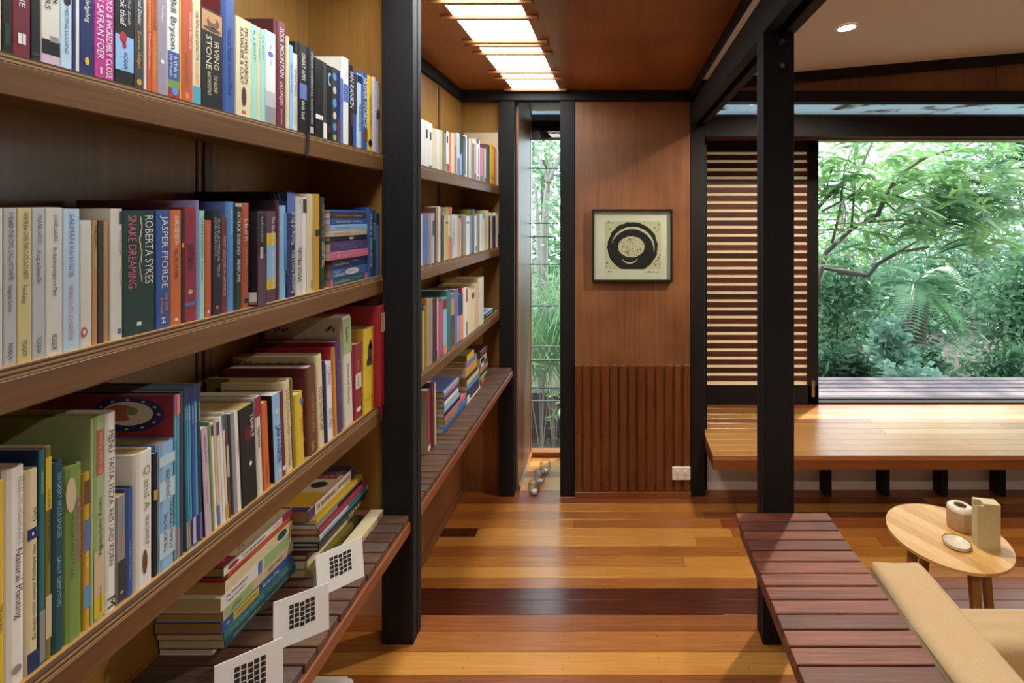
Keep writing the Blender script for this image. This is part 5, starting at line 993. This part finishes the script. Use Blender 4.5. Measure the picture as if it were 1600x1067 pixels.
def tree(name, label, base, tips, r0, mat, bark, per=70, spread=.28, size=.07, group='trees beyond the window', trunk_top=None, extra=None, aspect=.4):
    r = empty(name, label, 'tree' if 'shrub' not in name else 'shrub', group); b0 = Vector(base); tips = [Vector(t) for t in tips]
    tt = Vector(trunk_top) if trunk_top else b0.lerp(sum(tips, Vector()) / len(tips), .55)
    mb = MB(); mid = b0.lerp(tt, .5) + Vector((random.uniform(-.1, .1), 0, 0)); mb.tube([b0, mid, tt], [r0, r0 * .8, r0 * .6], 9); mb.build('trunk', bark, r, smooth=True)
    mb = MB()
    for t in tips:
        m = tt.lerp(t, .5) + Vector((random.uniform(-.2, .2), random.uniform(-.2, .2), random.uniform(0, .25))); mb.tube([tt, m, t], [r0 * .45, r0 * .28, r0 * .1], 6)
    mb.build('branches', bark, r, smooth=True)
    cs = []
    for t in tips:
        for _ in range(5): cs.append(np.array(t) + np.clip(RNG.normal(size=3), -1.6, 1.6) * spread * 1.3 * np.array([1, .4, 1]))
    cloud(cs, per, spread, size, mat, r, aspect); return r
def pt(px, py, Z): return at(px, py, Z)
def tipset(px0, px1, py0, py1, Za, Zb, n): return [pt(RNG.uniform(px0, px1), RNG.uniform(py0, py1), RNG.uniform(Za, Zb)) for _ in range(n)]
# feathery tree with long bare limbs reaching across the big window
ft = empty('feathery_tree', 'feathery light green tree with long bare limbs reaching across the window', 'tree', 'trees beyond the window')
Zt = 5.6
limbs = [[(1262, 620), (1268, 470), (1290, 395), (1330, 358), (1352, 346), (1422, 343)], [(1268, 520), (1280, 418), (1318, 424), (1356, 431), (1372, 412), (1402, 395), (1452, 386)], [(1352, 346), (1372, 335), (1386, 300), (1408, 270), (1448, 245), (1500, 230), (1540, 215)],
         [(1268, 470), (1272, 330), (1310, 290), (1345, 262), (1362, 225), (1372, 190)], [(1422, 343), (1440, 322), (1476, 300), (1530, 293)], [(1345, 262), (1325, 250), (1284, 262)], [(1330, 358), (1335, 300), (1336, 215)], [(1300, 262), (1290, 300), (1284, 240)], [(1402, 395), (1440, 372), (1480, 355)], [(1386, 300), (1412, 310), (1450, 318)], [(1284, 330), (1300, 322), (1340, 300), (1362, 268), (1375, 240)], [(1340, 300), (1372, 306), (1400, 330), (1428, 318), (1460, 290)], [(1310, 290), (1322, 330), (1318, 360)], [(1420, 343), (1450, 352), (1490, 340), (1520, 350)], [(1300, 380), (1312, 330), (1320, 260), (1340, 215)]]
mb = MB()
for i, l in enumerate(limbs):
    P_ = [pt(x, y, Zt + .25 * math.sin(i * 1.7 + j * .4)) for j, (x, y) in enumerate(l)]; r0 = .042 if i < 2 else (.030 if i < 4 else .015)
    mb.tube(P_, [r0 * (1 - .65 * j / (len(l) - 1)) for j in range(len(l))], 8)
mb.tube([pt(1266, 620, Zt), pt(1250, 800, Zt)], .09, 8)
mb.build('limbs', mottled('limb_bark', '6c665e', .85, .25, 16, bump=.5), ft, smooth=True)
st = np.array([pt(RNG.uniform(1275, 1600), RNG.triangular(205, 270, 430), RNG.uniform(5.05, 5.75)) for _ in range(400)])
dr = unit(400); dr[:, 2] = np.abs(dr[:, 2]) * .3 - .05
fronds(st, dr, .36, 15, .042, LM['lime'], ft, .35)
st = np.array([pt(RNG.uniform(1420, 1600), RNG.triangular(250, 310, 400), RNG.uniform(5.3, 5.8)) for _ in range(190)])
fronds(st, unit(190) * [1, 1, .3], .36, 15, .045, LM['pale'], ft, .35)
# palm
pl = empty('palm_tree', 'palm with a fibrous brown trunk and long drooping fronds', 'tree', 'trees beyond the window')
Zp = 7.7; c0 = pt(1432, 448, Zp)
MB().tube([pt(1430, 700, Zp), pt(1430, 545, Zp), pt(1433, 470, Zp), c0], [.152, .147, .165, .12], 12).build('trunk', BARKD, pl, smooth=True)
fr_s = np.repeat(np.array(c0)[None], 30, 0) + RNG.normal(size=(30, 3)) * .05; an = np.linspace(0, 6 * math.pi, 30, endpoint=False) + .3; fd = np.stack([np.cos(an), np.sin(an), np.tile(np.array([-.25, .25, .8, 1.5, .5]), 6) + RNG.uniform(-.15, .15, 30)], 1)
fronds(fr_s, fd, 1.0, 26, .145, LM['mid'], pl, .80, 'fronds', .07)
MB2 = MB()
for s_, d_ in zip(fr_s, fd):
    d_ = d_ / np.linalg.norm(d_); MB2.tube([Vector(s_ + d_ * t * 1.0 + np.array([0, 0, -.80 * 1.0 * t * t])) for t in (0, .3, .6, .9)], [.018, .014, .01, .005], 5)
MB2.build('frond_ribs', LM['mid'], pl)
# broad-leaved shrub by the deck
sb = empty('broadleaf_shrub', 'pale blue-green broad-leaved shrub rising behind the deck', 'shrub', 'shrubs behind the deck')
Zs = 5.2; MB().tube([pt(1390, 720, Zs), pt(1392, 600, Zs), pt(1385, 540, Zs)], [.03, .025, .012], 7).build('stem', BARKD, sb)
cloud([pt(RNG.uniform(1350, 1466), y, RNG.uniform(4.9, 5.5)) for y in RNG.uniform(582, 632, 40)] + [pt(1388 + RNG.normal() * 11, y, 5.2) for y in RNG.uniform(515, 570, 14)], 26, .10, .062, LM['blue'], sb, .55, .45)
for lab, args in (('dark green leaf mass of a tree overhanging the window top', dict(base=pt(1690, 640, 7.3), tips=tipset(1520, 1640, 215, 280, 7.2, 7.4, 12), r0=.07, mat=LM['deep'], bark=BARKD, per=60, spread=.17, size=.05)),
                  ('mid green tree with a leaning thin trunk', dict(base=pt(1566, 690, 6.55), tips=tipset(1560, 1660, 395, 540, 6.5, 6.65, 16), r0=.06, mat=LM['mid'], bark=BARKD, per=60, spread=.19, size=.055)),
                  ('slender young tree between the shutter and the palm', dict(base=pt(1299, 680, 6.3), tips=tipset(1282, 1335, 440, 560, 6.2, 6.4, 9), r0=.03, mat=LM['mid'], bark=BARKD, per=42, spread=.15, size=.06)),
                  ('deep green leafy tree crowding behind the palm crown', dict(base=pt(1480, 680, 11.2), tips=tipset(1370, 1560, 360, 520, 11, 11.5, 20), r0=.1, mat=LM['deep'], bark=BARKD, per=60, spread=.40, size=.08)),
                  ('dark tree crowding low behind the palm trunk', dict(base=pt(1360, 690, 9.6), tips=tipset(1280, 1440, 460, 600, 9.4, 9.8, 20), r0=.08, mat=LM['deep'], bark=BARKD, per=60, spread=.38, size=.08)),
                  ('tall pale green tree standing far behind the palm', dict(base=pt(1560, 640, 16.5), tips=tipset(1440, 1660, 230, 480, 16, 17, 20), r0=.16, mat=LM['pale'], bark=BARK, per=60, spread=.65, size=.11)),
                  ('tall bright tree standing far behind the bare limbs', dict(base=pt(1320, 640, 13.6), tips=tipset(1230, 1440, 260, 500, 13.3, 13.9, 18), r0=.16, mat=LM['lime'], bark=BARK, per=60, spread=.6, size=.11)),
                  ('wide pale thicket tree furthest back in the garden', dict(base=pt(1450, 620, 20), tips=tipset(1220, 1700, 330, 620, 19.5, 21.5, 34), r0=.2, mat=LM['pale'], bark=BARK, per=60, spread=1.0, size=.17))):
    tree('leafy_tree', lab, **args)
for lab, px, Zq, c, n, sp in (('low dark fern shrub hugging the deck under the shutter edge', (1276, 1345), 4.62, 'deep', 40, .10), ('soft green shrub filling the gap under the leaning thin trunk', (1495, 1640), 6.05, 'mid', 60, .15), ('deep green undergrowth shrub below the palm', (1365, 1462), 5.78, 'deep', 50, .09)):
    r = empty('garden_shrub', lab, 'shrub', 'shrubs behind the deck')
    MB().tube([pt(sum(px) / 2, 760, Zq), pt(sum(px) / 2 + 4, 600, Zq)], .02, 6).build('stem', BARKD, r)
    cloud([pt(RNG.uniform(*px), RNG.uniform(560, 650), RNG.uniform(Zq - .1, Zq + .1)) for _ in range(n)], 55, sp, .055, LM[c], r, .3)
# garden seen through the narrow window
gt = empty('grey_tree', 'pale grey forked tree trunk outside the narrow window', 'tree', 'trees outside the narrow window')
mb = MB(); Zg = 6.15
for l, r0 in (([(846, 720), (846, 520), (850, 440), (850, 380), (855, 300), (857, 280)], .07), ([(857, 285), (866, 262), (880, 235), (890, 190)], .032), ([(857, 285), (848, 262), (838, 238), (832, 190)], .030), ([(843, 520), (842, 400), (838, 300), (826, 260)], .034), ([(856, 300), (858, 250), (858, 200)], .022), ([(850, 340), (862, 330), (880, 336)], .014)):
    mb.tube([pt(x, y, Zg + .1 * i) for i, (x, y) in enumerate(l)], [r0 * (1 - .45 * i / (len(l) - 1)) for i in range(len(l))], 10)
mb.build('trunk', BARK, gt, smooth=True)
cloud([pt(RNG.uniform(815, 900), RNG.uniform(190, 440), RNG.uniform(6.1, 6.9)) for _ in range(46)], 9, .14, .045, LM['lime'], gt)
for lab, za, col_, (ya, yb), n, sp, sz in (('bright leafy tree close behind the grey trunk', 8.3, 'mid', (160, 480), 45, .28, .06), ('dense green tree far beyond the grey trunk', 10.5, 'pale', (180, 600), 60, .5, .1)):
    r = empty('leafy_tree', lab, 'tree', 'trees outside the narrow window'); MB().tube([pt(850, 620, za), pt(852, 250, za)], .07, 8).build('trunk', BARKD, r)
    cloud([pt(RNG.uniform(780, 930), RNG.uniform(ya, yb), RNG.uniform(za - .5, za + .5)) for _ in range(n)], 50, sp, sz, LM[col_], r)
gr = empty('grass_clump', 'long arching green grass clump outside the narrow window', 'grass', None)
ns = 420; b0 = np.array([(RNG.uniform(-1.05, -.35), RNG.uniform(5.25, 5.5), -.2 + RNG.uniform(0, .5)) for _ in range(ns)]); ad = unit(ns); ad[:, 2] = np.abs(ad[:, 2]) + .9; ad[:, 1] *= .3; ad /= np.linalg.norm(ad, axis=1, keepdims=True)
ln = RNG.uniform(.25, .55, (ns, 1)); wv = np.cross(ad, unit(ns)); wv /= np.linalg.norm(wv, axis=1, keepdims=True)
g1 = quadmesh('blades', b0 + ad * ln, ad * ln, wv * .007, LM['grass'], gr)
tipd = ad + unit(ns) * .5; tipd[:, 2] -= .9; tipd[:, 1] *= .4; tipd /= np.linalg.norm(tipd, axis=1, keepdims=True)
quadmesh('blade_tips', b0 + ad * ln * 2 + tipd * ln * .45, tipd * ln * .5, wv * .006, LM['grass'], gr)
for kk, (px, py1, lab) in enumerate(((846, 540, 'bare twiggy shrub close to the narrow window sill'), (866, 560, 'bare twiggy shrub beside the grass outside the narrow window'))):
    r = empty('twiggy_shrub', lab, 'shrub', 'twiggy shrubs outside the narrow window'); Zq = 4.22 + .3 * kk; b0_ = pt(px, 716, Zq); mb = MB()
    for j in range(7):
        e = pt(px + random.uniform(-22, 22), py1 + random.uniform(-30, 60), Zq + random.uniform(-.06, .06)); mb.tube([b0_, b0_.lerp(e, .5) + Vector((random.uniform(-.02, .02), 0, 0)), e], [.007, .005, .002], 5)
    mb.build('twigs', mottled('twig_bark', '8a7a66', .9, .2, 20), r)
    cloud([pt(px + RNG.uniform(-20, 20), RNG.uniform(540, 700), Zq) for _ in range(8)], 4, .04, .045, LM['grass'], r, .2)
